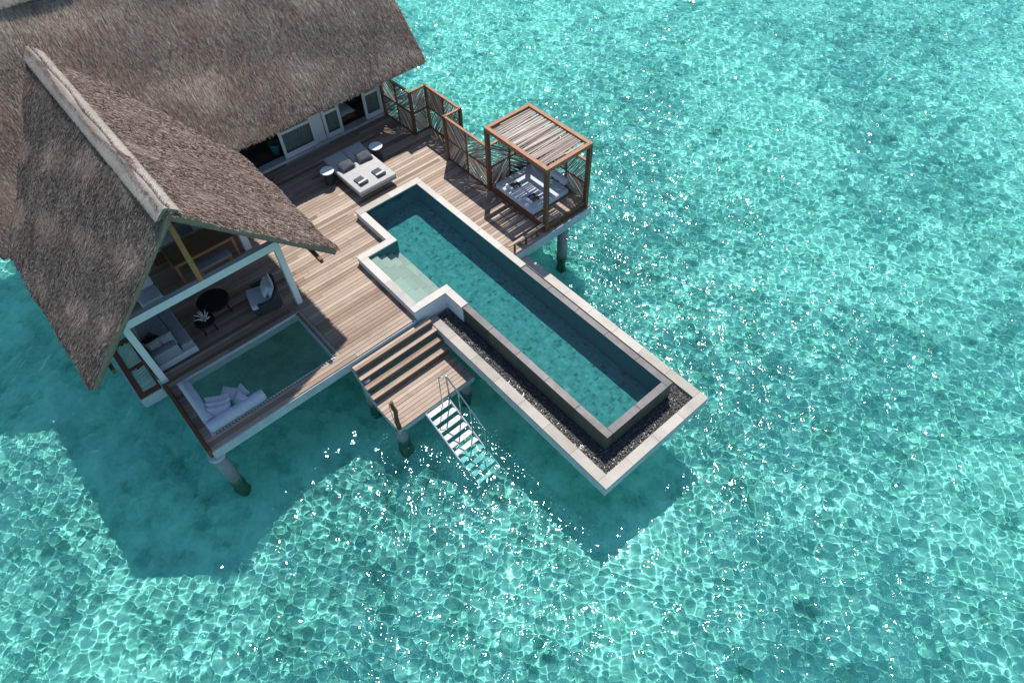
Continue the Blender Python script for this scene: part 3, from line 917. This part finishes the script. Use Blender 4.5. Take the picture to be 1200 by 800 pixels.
# living room frame
LXB = -2.62
bm = MB(); bm.box(LXB - .16, LXB, -6.40, -2.31, 2.13, 2.36); bm.build('gable_beam', 'paint', villa, bevel=.008)
for (x, y, w) in ((LXB - .08, -2.39, .16), (LXB - .08, -6.32, .16), (-5.62, -2.44, .2), (-5.62, -6.32, .2)):
    p = MB(); p.box(x - w / 2, x + w / 2, y - w / 2, y + w / 2, .0, 2.13 if x > -3 else 2.4); p.build('post', 'paint', villa, bevel=.008)
for y in (-2.40, -6.32):
    s2 = MB(); s2.box(-8.45, LXB - .165, y - .07, y + .07, 2.16, 2.36); s2.build('side_beam', 'paint', villa, bevel=.008)
kp = MB(); kp.box(LXB - .14, LXB - .02, GY - .06 + .05, GY + .06 + .05, 2.362, GZ - .40); kp.build('king_post', 'pine', villa, bevel=.006)
for x in (-2.4, -4.4, -6.4):
    for sg in (-1, 1):
        r = MB(); r.bar((x, GY + sg * .08, GZ - .42), (x, GY + sg * (GE - .12), EZ - .30 + .02), .07, .14); r.build('rafter', 'teak', villa)
for (y, z) in ((GY + 2.55, EZ + .20), (GY - 2.55, EZ + .20)):
    pu = MB(); pu.bar((-7.2, y, z), (GX + .25 if y > GY else GX + .05, y, z), .08, .12); pu.build('purlin', 'teak', villa)
sp = MB()
sp.box(-4.3, -2.72, -6.46, -6.42, .02, .10)
sp.build('side_screen_frame', 'paint', villa, bevel=.005)
sc2 = MB(); sc2.box(-4.3, -2.75, -6.45, -6.43, .101, 1.05); sc2.build('side_screen', 'teak', villa)

# ------------------------------------------------------------------ side ledge with slatted panels (left of the living room)
led = thing('slatted_ledge', (-3.7, -6.7, 0), 'narrow side ledge with brown frame and two slatted panels beside the living room', 'ledge')
fr = MB(); LX0, LX1, LY0, LY1 = -4.75, -2.56, -7.02, -6.47
fr.box(LX0, LX1, LY0, LY0 + .14, -.06, .03); fr.box(LX0, LX1, LY1 - .05, LY1, -.06, .03)
for a, b in ((LX0, LX0 + .14), (-3.68, -3.58), (LX1 - .16, LX1)):
    fr.box(a, b, LY0 + .141, LY1 - .051, -.06, .029)
fr.build('ledge_frame', 'teak', led, bevel=.006)
fs_ = MB(); fs_.box(LX1 + .001, LX1 + .04, LY0, LY1, -.33, .0); fs_.build('fascia', 'paint_dull', led, bevel=.005); fs_ = MB(); fs_.box(LX0, LX1, LY0 - .03, LY0 - .001, -.33, -.061); fs_.build('fascia', 'paint_dull', led, bevel=.005)

def clip_seg(p, d, x0, x1, y0, y1):
    t0, t1 = -1e9, 1e9
    for k, (lo, hi) in enumerate(((x0, x1), (y0, y1))):
        if abs(d[k]) < 1e-9:
            if not lo <= p[k] <= hi: return None
            continue
        a, b = (lo - p[k]) / d[k], (hi - p[k]) / d[k]
        if a > b: a, b = b, a
        t0, t1 = max(t0, a), min(t1, b)
    if t1 - t0 < .02: return None
    return (p[0] + d[0] * t0, p[1] + d[1] * t0), (p[0] + d[0] * t1, p[1] + d[1] * t1)

def stick_panel(name, O, U, V, w, h, ang, pitch, wid, parent, seed, thick=.012, mat='stick'):
    """sticks laid side by side across a w x h rectangle with origin O and axes U, V"""
    rg = random.Random(seed)
    O, U, V = Vector(O), Vector(U), Vector(V)
    N = U.cross(V).normalized()
    mb = MB()
    ca, sa = math.cos(ang), math.sin(ang)
    ext = abs(w * sa) + abs(h * ca)
    c = (w / 2, h / 2)
    s = -ext / 2
    while s < ext / 2:
        a = ang + rg.gauss(0, .03)
        d = (math.cos(a), math.sin(a))
        p = (c[0] - sa * s, c[1] + ca * s)
        r = clip_seg(p, d, 0, w, 0, h)
        ww = wid * rg.uniform(.65, 1.25)
        if r:
            off = N * rg.uniform(-.006, .006)
            A = O + U * r[0][0] + V * r[0][1] + off
            B = O + U * r[1][0] + V * r[1][1] + off
            m = (A + B) / 2 + (V * rg.uniform(-.01, .01))
            mb.bar(A, m, ww, thick, None, up=N); mb.bar(m, B, ww * rg.uniform(.8, 1), thick, mb.t[-1], up=N)
        s += pitch * rg.uniform(.75, 1.3)
    return mb.build(name, mat, parent)

stick_panel('slat_panel', (LX0 + .14, LY0 + .14, -.01), (1, 0, 0), (0, 1, 0), .93, .36, math.radians(-35), .080, .046, led, 1, mat='slat')
stick_panel('slat_panel', (-3.58, LY0 + .14, -.01), (1, 0, 0), (0, 1, 0), .86, .36, math.radians(105), .080, .046, led, 2, mat='slat')

# ------------------------------------------------------------------ privacy screen along the far side of the deck
FH = 1.65
fence = thing('privacy_screen', (-5.5, 4.7, 0), 'zigzag privacy fence of red-brown frames filled with grey diagonal sticks', 'fence')
def screen_bay(A, B, cols, parent, seed, h=FH, z0=.0, dense=1.0, capmat='teak_flat'):
    A = Vector((*A, z0)); B = Vector((*B, z0))
    U = (B - A); L = U.length; U.normalize(); Z = Vector((0, 0, 1))
    fr = MB()
    zs = [z0 + .06, z0 + (h - z0) * .51, z0 + h - .0]
    hh = h
    fr.bar(A + Z * .05, B + Z * .05, .045, .07)
    fr.build('screen_rail', 'teak', parent, bevel=.004, seg=1)
    fr = MB(); fr.bar(A + Z * (hh * .5), B + Z * (hh * .5), .045, .06)
    fr.build('screen_rail', 'teak', parent, bevel=.004, seg=1)
    cp_ = MB(); cp_.bar(A + Z * (hh - .025), B + Z * (hh - .025), .085, .05); cp_.build('cap_rail', capmat, parent, bevel=.004, seg=1)
    st_ = MB()
    for k in range(1, cols):
        p = A + U * (L * k / cols); st_.bar(p + Z * .085, p + Z * (hh - .05), .045, .055)
    if cols > 1: st_.build('stile', 'teak', parent, bevel=.004, seg=1)
    w = L / cols - .07
    for k in range(cols):
        for r in range(2):
            zlo = .085 if r == 0 else hh * .5 + .03
            zh = (hh * .5 - .03 if r == 0 else hh - .05) - zlo
            ang = math.radians(rnd.choice([38, 48, 58])) if (k + r + seed) % 2 else math.radians(rnd.choice([122, 132, 142]))
            pit = .031 * dense if (k + 2 * r + seed) % 3 else .046 * dense
            stick_panel('stick_panel', A + U * (L * k / cols + .035) + Z * zlo, U, Z, w, zh, ang, pit, .034, parent, seed * 10 + k * 2 + r)
def screen_post(x, y, parent, h=FH + .0, w=.10):
    p = MB(); p.box(x - w / 2, x + w / 2, y - w / 2, y + w / 2, 0, h + .012); p.build('screen_post', 'teak', parent, bevel=.005)
FP = [(-8.36, 4.50), (-6.66, 4.56), (-6.66, 5.20), (-4.82, 5.20), (-4.82, 4.58), (-2.73, 4.58)]
for k in range(5):
    a, b = Vector(FP[k]), Vector(FP[k + 1]); d = (b - a).normalized() * .055
    screen_bay(a + d, b - d, 2 if k % 2 == 0 else 1, fence, k + 1)
for p in FP[:5]: screen_post(*p, fence)

# ------------------------------------------------------------------ gazebo with daybed
G0, G1, H0, H1, GT = -2.785, -.077, 4.541, 6.347, 2.30
gz = thing('daybed_gazebo', (-1.43, 5.44, 0), 'open square gazebo of red-brown posts roofed with pale sticks, over the daybed', 'gazebo')
pwid = .125
for x in (G0 + pwid / 2, G1 - pwid / 2):
    for y in (H0 + pwid / 2, H1 - pwid / 2):
        p = MB(); p.box(x - pwid / 2, x + pwid / 2, y - pwid / 2, y + pwid / 2, .0, GT - .13); p.build('gazebo_post', 'teak', gz, bevel=.006)
rf = MB()
rf.box(G0, G1, H0, H0 + .13, GT - .128, GT); rf.box(G0, G1, H1 - .13, H1, GT - .128, GT)
rf.box(G0, G0 + .13, H0 + .131, H1 - .131, GT - .128, GT - .001); rf.box(G1 - .13, G1, H0 + .131, H1 - .131, GT - .128, GT - .001)
rf.build('roof_frame', 'teak_flat', gz, bevel=.006)
stick_panel('stick_roof', (G0 + .20, H0 + .16, GT - .05), (1, 0, 0), (0, 1, 0), G1 - G0 - .40, H1 - H0 - .32, math.radians(90), .045, .041, gz, 77, .02)
ba = MB()
for y in (H0 + .5, H1 - .5): ba.box(G0 + .131, G1 - .131, y - .02, y + .02, GT - .10, GT - .065)
ba.build('roof_batten', 'teak', gz)
PZ1 = .20
pfm = MB()
n = 19
for k in range(n):
    a = G0 + .14 + (G1 - G0 - .20) * k / n
    pfm.box(a, a + (G1 - G0 - .20) / n - .008, H0 + .06, H1 - .06, PZ1 - .03, PZ1, min(1, max(0, rnd.gauss(.45, .2))))
pfm.build('platform_boards', 'deck', gz, bevel=.003, seg=1)
sd_ = MB(); sd_.box(G0 + .13, G1 - .13, H0 + .03, H0 + .055, .005, PZ1 + .01); sd_.box(G1 - .055, G1 - .03, H0 + .13, H1 - .13, .005, PZ1 + .01)
sd_.build('platform_edge', 'teak', gz, bevel=.004)
screen_bay((G0 + .06, H0 + .14), (G0 + .06, H1 - .14), 2, gz, 7)
screen_bay((G0 + .14, H1 - .06), (G1 - .14, H1 - .06), 3, gz, 8)

def rounded_box(mb, x0, x1, y0, y1, z0, z1, tone=None):
    mb.box(x0, x1, y0, y1, z0, z1, tone)
mt = MB(); mt.box(-2.45, -.70, 4.60, 6.12, PZ1 + .002, PZ1 + .19)
mo = mt.build('daybed_mattress', 'fabric_blue', None, bevel=.06, seg=4, smooth=True)
tag(mo, 'thick pale blue-grey mattress lying under the gazebo roof', 'mattress')
bo = MB(); zb_ = PZ1 + .19 + .12
bo.tube([(-2.2, 6.19, zb_), (-2.17, 6.19, zb_), (-.9, 6.19, zb_), (-.87, 6.19, zb_)], [.07, .12, .12, .07], 18)
o = bo.build('bolster', 'fabric_blue', None, smooth=True)
tag(o, 'long round bolster along the back of the gazebo mattress', 'bolster')
def folded_towel(name, x, y, z, rz, label, cat, group, dark='fabric_dark'):
    t = thing(name, (x, y, z), label, cat, group)
    m = Matrix.Translation((x, y, z)) @ Matrix.Rotation(rz, 4, 'Z')
    a = MB(); a.box(-.20, .13, -.15, .15, .0, .045, mat=m); a.build('folded_layer', dark, t, bevel=.015, seg=3, smooth=True)
    b = MB(); b.box(.06, .13, -.155, .155, .046, .075, mat=m); b.build('white_band', 'fabric_white', t, bevel=.01, seg=2)
    c = MB(); c.tube([m @ Vector((.17, -.15, .045)), m @ Vector((.17, .15, .045))], .045, 12); c.build('rolled_end', dark, t, smooth=True)
    return t
mtop = PZ1 + .192
for x, y, lab in ((-1.96, 4.95, 'dark tray with white towel at the house end of the gazebo mattress'), (-1.13, 4.97, 'dark tray with white towel at the seaward end of the gazebo mattress')):
    t = thing('towel_tray', (x, y, mtop), lab, 'tray', 'trays on the gazebo mattress')
    a = MB(); a.box(x - .16, x + .16, y - .12, y + .20, mtop, mtop + .03); a.build('tray_base', 'black', t, bevel=.006)
    a = MB(); a.box(x - .13, x + .13, y - .09, y + .06, mtop + .031, mtop + .075); a.build('folded_towel', 'fabric_dark', t, bevel=.015)
    b = MB(); b.tube([(x - .15, y - .17, mtop + .05), (x + .15, y - .17, mtop + .05)], .05, 12); b.build('rolled_towel', 'fabric_white', t, smooth=True)

# low rail on the deck edge beside the gazebo
lr = thing('low_rail', (-.12, 3.8, 0), 'low bleached timber rail on three short posts at the deck edge by the gazebo', 'rail')
a = MB(); a.box(-.16, -.08, 3.10, 4.50, .30, .345); a.build('rail_cap', 'deck', lr, bevel=.004)
for y in (3.35, 3.80, 4.25):
    a = MB(); a.box(-.145, -.095, y - .025, y + .025, .0, .30); a.build('rail_post', 'teak', lr)

# ------------------------------------------------------------------ sun bed, tables
sb = thing('double_sunbed', (-6.05, 1.92, 0), 'wide pale grey double sunbed on the deck between two drum tables', 'sunbed')
a = MB(); a.box(-6.9, -5.25, 1.42, 2.44, 0, .20); a.build('sunbed_plinth', 'metal_dark', sb)
a = MB(); a.box(-7.10, -4.98, 1.23, 2.60, .20, .26); a.build('sunbed_frame', 'fabric_grey', sb, bevel=.01)
a = MB(); a.box(-6.38, -4.98, 1.22, 2.61, .262, .39); a.build('seat_cushion', 'fabric', sb, bevel=.035, seg=3, smooth=True)
for y0, y1 in ((1.22, 1.905), (1.925, 2.61)):
    m = Matrix.Translation((-6.37, 0, .27)) @ Matrix.Rotation(math.radians(7), 4, 'Y')
    a = MB(); a.box(-.74, -.02, y0, y1, .0, .125, mat=m); a.build('back_cushion', 'fabric', sb, bevel=.035, seg=3, smooth=True)
for k, (y, lab) in enumerate(((1.60, 'charcoal pillow on the half of the sunbed nearer the thatched living room'), (2.27, 'charcoal pillow on the half of the sunbed nearer the gazebo'))):
    m = Matrix.Translation((-6.30, y, .49)) @ Matrix.Rotation(math.radians(18), 4, 'Y') @ Matrix.Rotation(math.radians(4 - 9 * k), 4, 'Z')
    a = MB(); a.pillow(m, .38, .52, .17, seed=k)
    tag(a.build('pillow', 'fabric_dark', None, smooth=True), lab, 'pillow', 'dark pillows on the sunbed')
folded_towel('folded_towel', -5.42, 1.56, .392, .08, 'dark folded towel with white band on the sunbed, left one', 'towel', 'folded towels on the sunbed', 'fabric_dark')
folded_towel('folded_towel', -5.38, 2.20, .392, .05, 'dark folded towel with white band on the sunbed, right one', 'towel', 'folded towels on the sunbed', 'fabric_dark')
def side_table(x, y, lab):
    t = thing('drum_table', (x, y, 0), lab, 'side table', 'drum side tables by the sunbed')
    a = MB(); a.lathe((x, y, 0), [(.14, 0), (.16, .03), (.13, .24), (.16, .46), (.19, .475)], 28)
    a.build('drum_base', 'wicker', t, smooth=True)
    a = MB(); a.lathe((x, y, 0), [(.205, .476), (.225, .48), (.225, .505), (.215, .51)], 32); a.build('round_top', 'chrome_white', t)
side_table(-6.48, .99, 'white-topped dark drum table left of the sunbed, nearer the thatched gable')
side_table(-6.48, 2.86, 'white-topped dark drum table right of the sunbed, nearer the stick fence')

# pot plant and indoor chair glimpsed through the open doors
pt = thing('potted_plant', (-9.2, .42, .02), 'dark leafy plant in a turquoise pot inside the open bedroom door', 'plant')
a = MB(); a.lathe((-9.0, .46, .02), [(.12, 0), (.19, .42), (.21, .45), (.19, .45), (.17, .40)], 24); a.build('pot', 'pot', pt, smooth=True)
a = MB()
for k in range(26):
    th = rnd.uniform(0, 6.28); rr = rnd.uniform(.1, .34); zz = rnd.uniform(.75, 1.15)
    c0 = Vector((-9.0, .46, .44)); c1 = c0 + Vector((rr * math.cos(th), rr * math.sin(th), zz - .44)); s_ = Vector((-math.sin(th), math.cos(th), 0)) * .06
    md = c0.lerp(c1, .6)
    a.add([c0, md - s_, c1, md + s_], [(0, 1, 2, 3)])
a.build('foliage', 'leaf', pt)
ch = thing('lounge_chair', (-9.4, 3.3, .02), 'blue-grey low lounge chair inside the open doorway of the bedroom', 'chair')
a = MB(); m = Matrix.Translation((-9.3, 3.25, .40)); a.pillow(m, 1.1, .62, .2, seed=8); a.build('seat_cushion', 'fabric_blue', ch, smooth=True)
a = MB(); a.box(-9.8, -8.85, 2.98, 3.52, .15, .31); a.build('chair_frame', 'teak', ch)
for x in (-9.75, -8.9):
    for y in (3.02, 3.48):
        a = MB(); a.box(x - .02, x + .02, y - .02, y + .02, .021, .15); a.build('leg', 'teak', ch)

# ------------------------------------------------------------------ living room furniture
ac = thing('tub_armchair', (-3.2, -3.05, 0), 'dark woven tub armchair with pale cushions on the shaded living deck', 'armchair')
am = Matrix.Translation((-3.24, -3.05, 0)) @ Matrix.Rotation(math.radians(-14), 4, 'Z')
def shell():
    mb = MB(); n = 30; vs = []; fs = []
    for k in range(n + 1):
        th = math.radians(-30 + 240 * k / n)
        ex = .46 * math.copysign(abs(math.cos(th)) ** .55, math.cos(th)); ey = .40 * math.copysign(abs(math.sin(th)) ** .55, math.sin(th))
        hgt = .48 + .24 * max(0, math.sin(th)) ** .7
        dv = Vector((ex, ey, 0)); iv2 = dv * .86
        vs += [am @ Vector((dv.x * .92, dv.y * .92, .10)), am @ Vector((dv.x, dv.y, hgt)), am @ Vector((iv2.x, iv2.y, hgt)), am @ Vector((iv2.x * .95, iv2.y * .95, .10))]
        if k:
            o = 4 * k
            for j in range(4):
                fs.append((o - 4 + j, o + j, o + (j + 1) % 4, o - 4 + (j + 1) % 4))
    fs += [(0, 1, 2, 3), (4 * n + 3, 4 * n + 2, 4 * n + 1, 4 * n)]
    mb.add(vs, fs); return mb
shell().build('woven_shell', 'wicker', ac, smooth=False)
a = MB(); a.box(-.38, .38, -.40, .30, .08, .26, mat=am); a.build('seat_base', 'wicker', ac, bevel=.02)
a = MB(); a.box(-.37, .37, -.44, .26, .262, .42, mat=am); a.build('seat_cushion', 'fabric_blue', ac, bevel=.05, seg=3, smooth=True)
for y, tl_, w in ((.20, 66, .66), (.08, 58, .52)):
    m = am @ Matrix.Translation((0, y, .62)) @ Matrix.Rotation(math.radians(tl_), 4, 'X')
    a = MB(); a.pillow(m, w, .42, .16, seed=int(tl_)); a.build('back_cushion', 'fabric_blue', ac, smooth=True)
for sx in (-.3, .3):
    for sy in (-.3, .25):
        a = MB(); a.box(sx - .02, sx + .02, sy - .02, sy + .02, .0, .09, mat=am); a.build('leg', 'black', ac)

def round_table(x, y, r, h, lab, squash=1.0):
    t = thing('round_coffee_table', (x, y, 0), lab, 'coffee table', 'round black coffee tables')
    a = MB(); a.lathe((x, y, 0), [(r - .02, h - .045), (r, h - .035), (r, h - .008), (r - .01, h)], 36); a.build('table_top', 'black', t)
    for k in range(4):
        th = math.pi / 4 + k * math.pi / 2
        a = MB(); a.tube([(x + r * .72 * math.cos(th), y + r * .72 * math.sin(th), h - .05), (x + r * .86 * math.cos(th), y + r * .86 * math.sin(th), 0)], [.03, .018], 8); a.build('leg', 'black', t, smooth=True)
round_table(-3.93, -4.22, .44, .45, 'larger round black coffee table near the dark woven armchair')
round_table(-3.50, -4.70, .27, .38, 'smaller round black coffee table with white coral on top')
a = MB()
for k in range(11):
    th = k * 2.4 + .3; ln = rnd.uniform(.14, .26)
    p0 = Vector((-3.50, -4.70, .40)); p1 = p0 + Vector((.5 * ln * math.cos(th), .5 * ln * math.sin(th), .09)); p2 = p0 + Vector((ln * math.cos(th + .3), ln * math.sin(th + .3), rnd.uniform(.10, .22)))
    a.tube([p0, p1, p2], [.022, .018, .010], 7)
tag(a.build('coral_ornament', 'bone', None, smooth=True), 'white branching coral ornament on the smaller black table', 'ornament')

sf = thing('corner_sofa', (-3.8, -5.8, 0), 'long grey upholstered sofa with low back under the white gable beam', 'sofa')
a = MB(); a.box(-4.75, -2.95, -6.25, -5.22, .06, .26); a.build('sofa_base', 'paint_dull', sf, bevel=.02)
for x0, x1, y0, y1 in ((-4.73, -3.22, -6.24, -5.56), (-4.73, -3.05, -5.545, -5.23)):
    a = MB(); a.box(x0, x1, y0, y1, .262, .42); a.build('seat_cushion', 'fabric_grey', sf, bevel=.03, seg=3, smooth=True)
a = MB(); a.box(-3.20, -2.97, -6.24, -5.58, .262, .62); a.build('back_rest', 'fabric_grey', sf, bevel=.03, seg=3, smooth=True)
for k, yc in enumerate((-6.05, -5.72)):
    m = Matrix.Translation((-3.30, yc, .60)) @ Matrix.Rotation(math.radians(66), 4, 'Y')
    a = MB(); a.pillow(m, .38, .36, .14, seed=40 + k); a.build('sofa_cushion', 'fabric_grey', sf, smooth=True)
a = MB(); m = Matrix.Translation((-3.75, -6.03, .47)) @ Matrix.Rotation(.5, 4, 'Z'); a.pillow(m, .5, .36, .12, seed=50)
tag(a.build('throw_cushion', 'black', None, smooth=True), 'black throw cushion lying on the grey sofa', 'cushion')
sf2 = thing('armless_chair', (-5.3, -5.4, 0), 'pale blue-grey armless chair behind the gable beam beside the left thatch', 'chair')
a = MB(); a.box(-5.65, -5.05, -5.75, -5.15, .10, .30); a.build('chair_base', 'paint_dull', sf2, bevel=.01)
a = MB(); a.box(-5.64, -5.06, -5.74, -5.16, .302, .45); a.build('seat_cushion', 'fabric_blue', sf2, bevel=.04, seg=3, smooth=True)
a = MB(); a.box(-5.72, -5.58, -5.74, -5.16, .45, .85); a.build('chair_back', 'fabric_blue', sf2, bevel=.04, seg=3, smooth=True)

dt = thing('dining_table', (-5.95, -3.6, 0), 'long brown wooden dining table behind the white gable beam', 'table')
a = MB(); a.box(-6.40, -5.50, -4.50, -2.70, .71, .75); a.build('table_top', 'table', dt, bevel=.006)
a = MB(); a.box(-6.36, -5.54, -4.46, -4.42, .63, .71); a.box(-6.36, -5.54, -2.78, -2.74, .63, .71); a.box(-5.56, -5.52, -4.46, -2.74, .63, .71); a.build('table_apron', 'pine', dt)
for x in (-6.34, -5.55):
    for y in (-4.45, -2.75):
        a = MB(); a.box(x - .035, x + .035, y - .035, y + .035, 0, .71); a.build('leg', 'pine', dt)
bn = thing('dining_bench', (-5.35, -3.5, 0), 'low bench with a grey seat pad in front of the dining table', 'bench')
a = MB(); a.box(-5.50, -5.20, -4.00, -3.02, .36, .40); a.build('bench_frame', 'pine', bn)
a = MB(); a.box(-5.51, -5.19, -4.01, -3.01, .401, .46); a.build('seat_pad', 'fabric_grey', bn, bevel=.02, seg=3, smooth=True)
for x in (-5.47, -5.23):
    for y in (-3.95, -3.07):
        a = MB(); a.box(x - .02, x + .02, y - .02, y + .02, 0, .36); a.build('leg', 'pine', bn)
bq = thing('banquette', (-7.2, -3.5, 0), 'long upholstered banquette behind the dining table in the dim interior', 'bench')
a = MB(); a.box(-7.45, -6.75, -4.8, -2.2, .0, .38); a.build('banquette_base', 'teak', bq, bevel=.006)
a = MB(); a.box(-7.44, -6.76, -4.79, -2.21, .381, .48); a.build('seat_pad', 'fabric_grey', bq, bevel=.03, seg=3, smooth=True)
for k, (y, lab) in enumerate(((-4.15, 'pale blue cushion at the left end of the banquette behind the table'), (-3.05, 'pale blue long cushion at the right end of the banquette behind the table'))):
    m = Matrix.Translation((-6.98, y, .56)) @ Matrix.Rotation(math.radians(10), 4, 'Y')
    a = MB(); a.pillow(m, .42, .72, .17, seed=60 + k)
    tag(a.build('cushion', 'fabric_blue', None, smooth=True), lab, 'cushion', 'cushions on the banquette')

# ------------------------------------------------------------------ overwater net with bolsters and cushions
netm = thing('lounging_net', (-1.4, -4.4, 0), 'fine mesh lounging net stretched over the sea in a white frame', 'net')
def net_sheet():
    xs = np.arange(NET[0] + .05, NET[1] - .049, .034); ys = np.arange(NET[2] + .05, NET[3] - .049, .034)
    sag = lambda x, y: -.05 - .10 * np.clip((1 - ((x - (NET[0] + NET[1]) / 2) / 1.02) ** 2), 0, 1) * np.clip((1 - ((y - (NET[2] + NET[3]) / 2) / 1.75) ** 2), 0, 1)
    V = []; F = []
    w = .0030
    def strip(P, side):
        n = len(P); o = sum(len(v) for v in V)
        A = P - side * w; B = P + side * w; T_ = P + np.array([0, 0, 2 * w])
        V.append(np.concatenate([A, B, T_]))
        i = np.arange(n - 1) + o
        for p, q in ((0, n), (n, 2 * n), (2 * n, 0)):
            F.append(np.stack([i + p, i + 1 + p, i + 1 + q, i + q], -1))
    yy_ = np.linspace(NET[2] + .05, NET[3] - .05, 24)
    for x in xs: strip(np.stack([np.full(24, x), yy_, sag(np.full(24, x), yy_)], -1), np.array([1, 0, 0]))
    xx = np.linspace(NET[0] + .05, NET[1] - .05, 18)
    for y in ys: strip(np.stack([xx, np.full(18, y), sag(xx, np.full(18, y))], -1), np.array([0, 1, 0]))
    big_mesh('net_mesh', np.concatenate(V), np.concatenate(F), 'net', np.full(sum(len(v) for v in V), .5), parent=netm)
net_sheet()
lc = MB()
for k in range(40):
    y = NET[2] + .12 + (NET[3] - NET[2] - .2) * k / 39
    lc.tube([(NET[1] - .02, y, -.005), (NET[1] + .035, y + .02, .012)], .011, 6)
for k in range(28):
    x = NET[0] + .08 + (NET[1] - NET[0] - .14) * k / 27
    lc.tube([(x, NET[3] - .045, .0), (x + .02, NET[3] + .05, .014)], .012, 6)
lc.build('lacing', 'black', netm)
def bolster(name, a, b, r, lab):
    a, b = Vector(a), Vector(b); d = (b - a).normalized()
    m = MB(); m.tube([a, a + d * .012, a + d * .05, b - d * .05, b - d * .012, b], [r * .55, r * .88, r, r, r * .88, r * .55], 22)
    tag(m.build(name, 'fabric_blue', None, smooth=True), lab, 'bolster', 'long bolsters on the net')
bolster('net_bolster', (-2.20, -6.0, .09), (-.72, -6.0, .09), .135, 'long pale bolster along the left kerb side of the net')
bolster('net_bolster', (-.55, -6.12, .10), (-.55, -4.62, .10), .15, 'long pale bolster along the sea-facing side of the net')
CU = [(-1.14, -5.28, .08, .50, .42, 40, 8, 'uppermost flat square pale cushion of the pile on the net'),
      (-1.08, -5.62, .12, .62, .40, 62, 22, 'wide wrinkled pale cushion in the pile next to the kerb-side bolster'),
      (-.93, -5.64, .12, .60, .34, 66, 48, 'narrow pale cushion standing on edge in the middle of the net pile'),
      (-.78, -5.70, .12, .58, .36, 66, 40, 'lowest pale cushion of the pile, tucked where the two bolsters meet'),
      (-.70, -5.16, .12, .56, .42, 10, 35, 'plump pale cushion leaning on the sea-facing bolster'),
      (-.97, -5.02, .09, .44, .30, 6, 30, 'small pale cushion at the outer end of the pile on the net')]
for k, (x, y, z, lx, ly, rz, tlt, lab) in enumerate(CU):
    m = Matrix.Translation((x, y, z)) @ Matrix.Rotation(math.radians(rz), 4, 'Z') @ Matrix.Rotation(math.radians(tlt), 4, 'X')
    a = MB(); a.pillow(m, lx, ly, .15, seed=70 + k, p=2.6, pinch=.10)
    tag(a.build('net_cushion', 'fabric_blue', None, smooth=True), lab, 'cushion', 'pale cushions piled on the net')
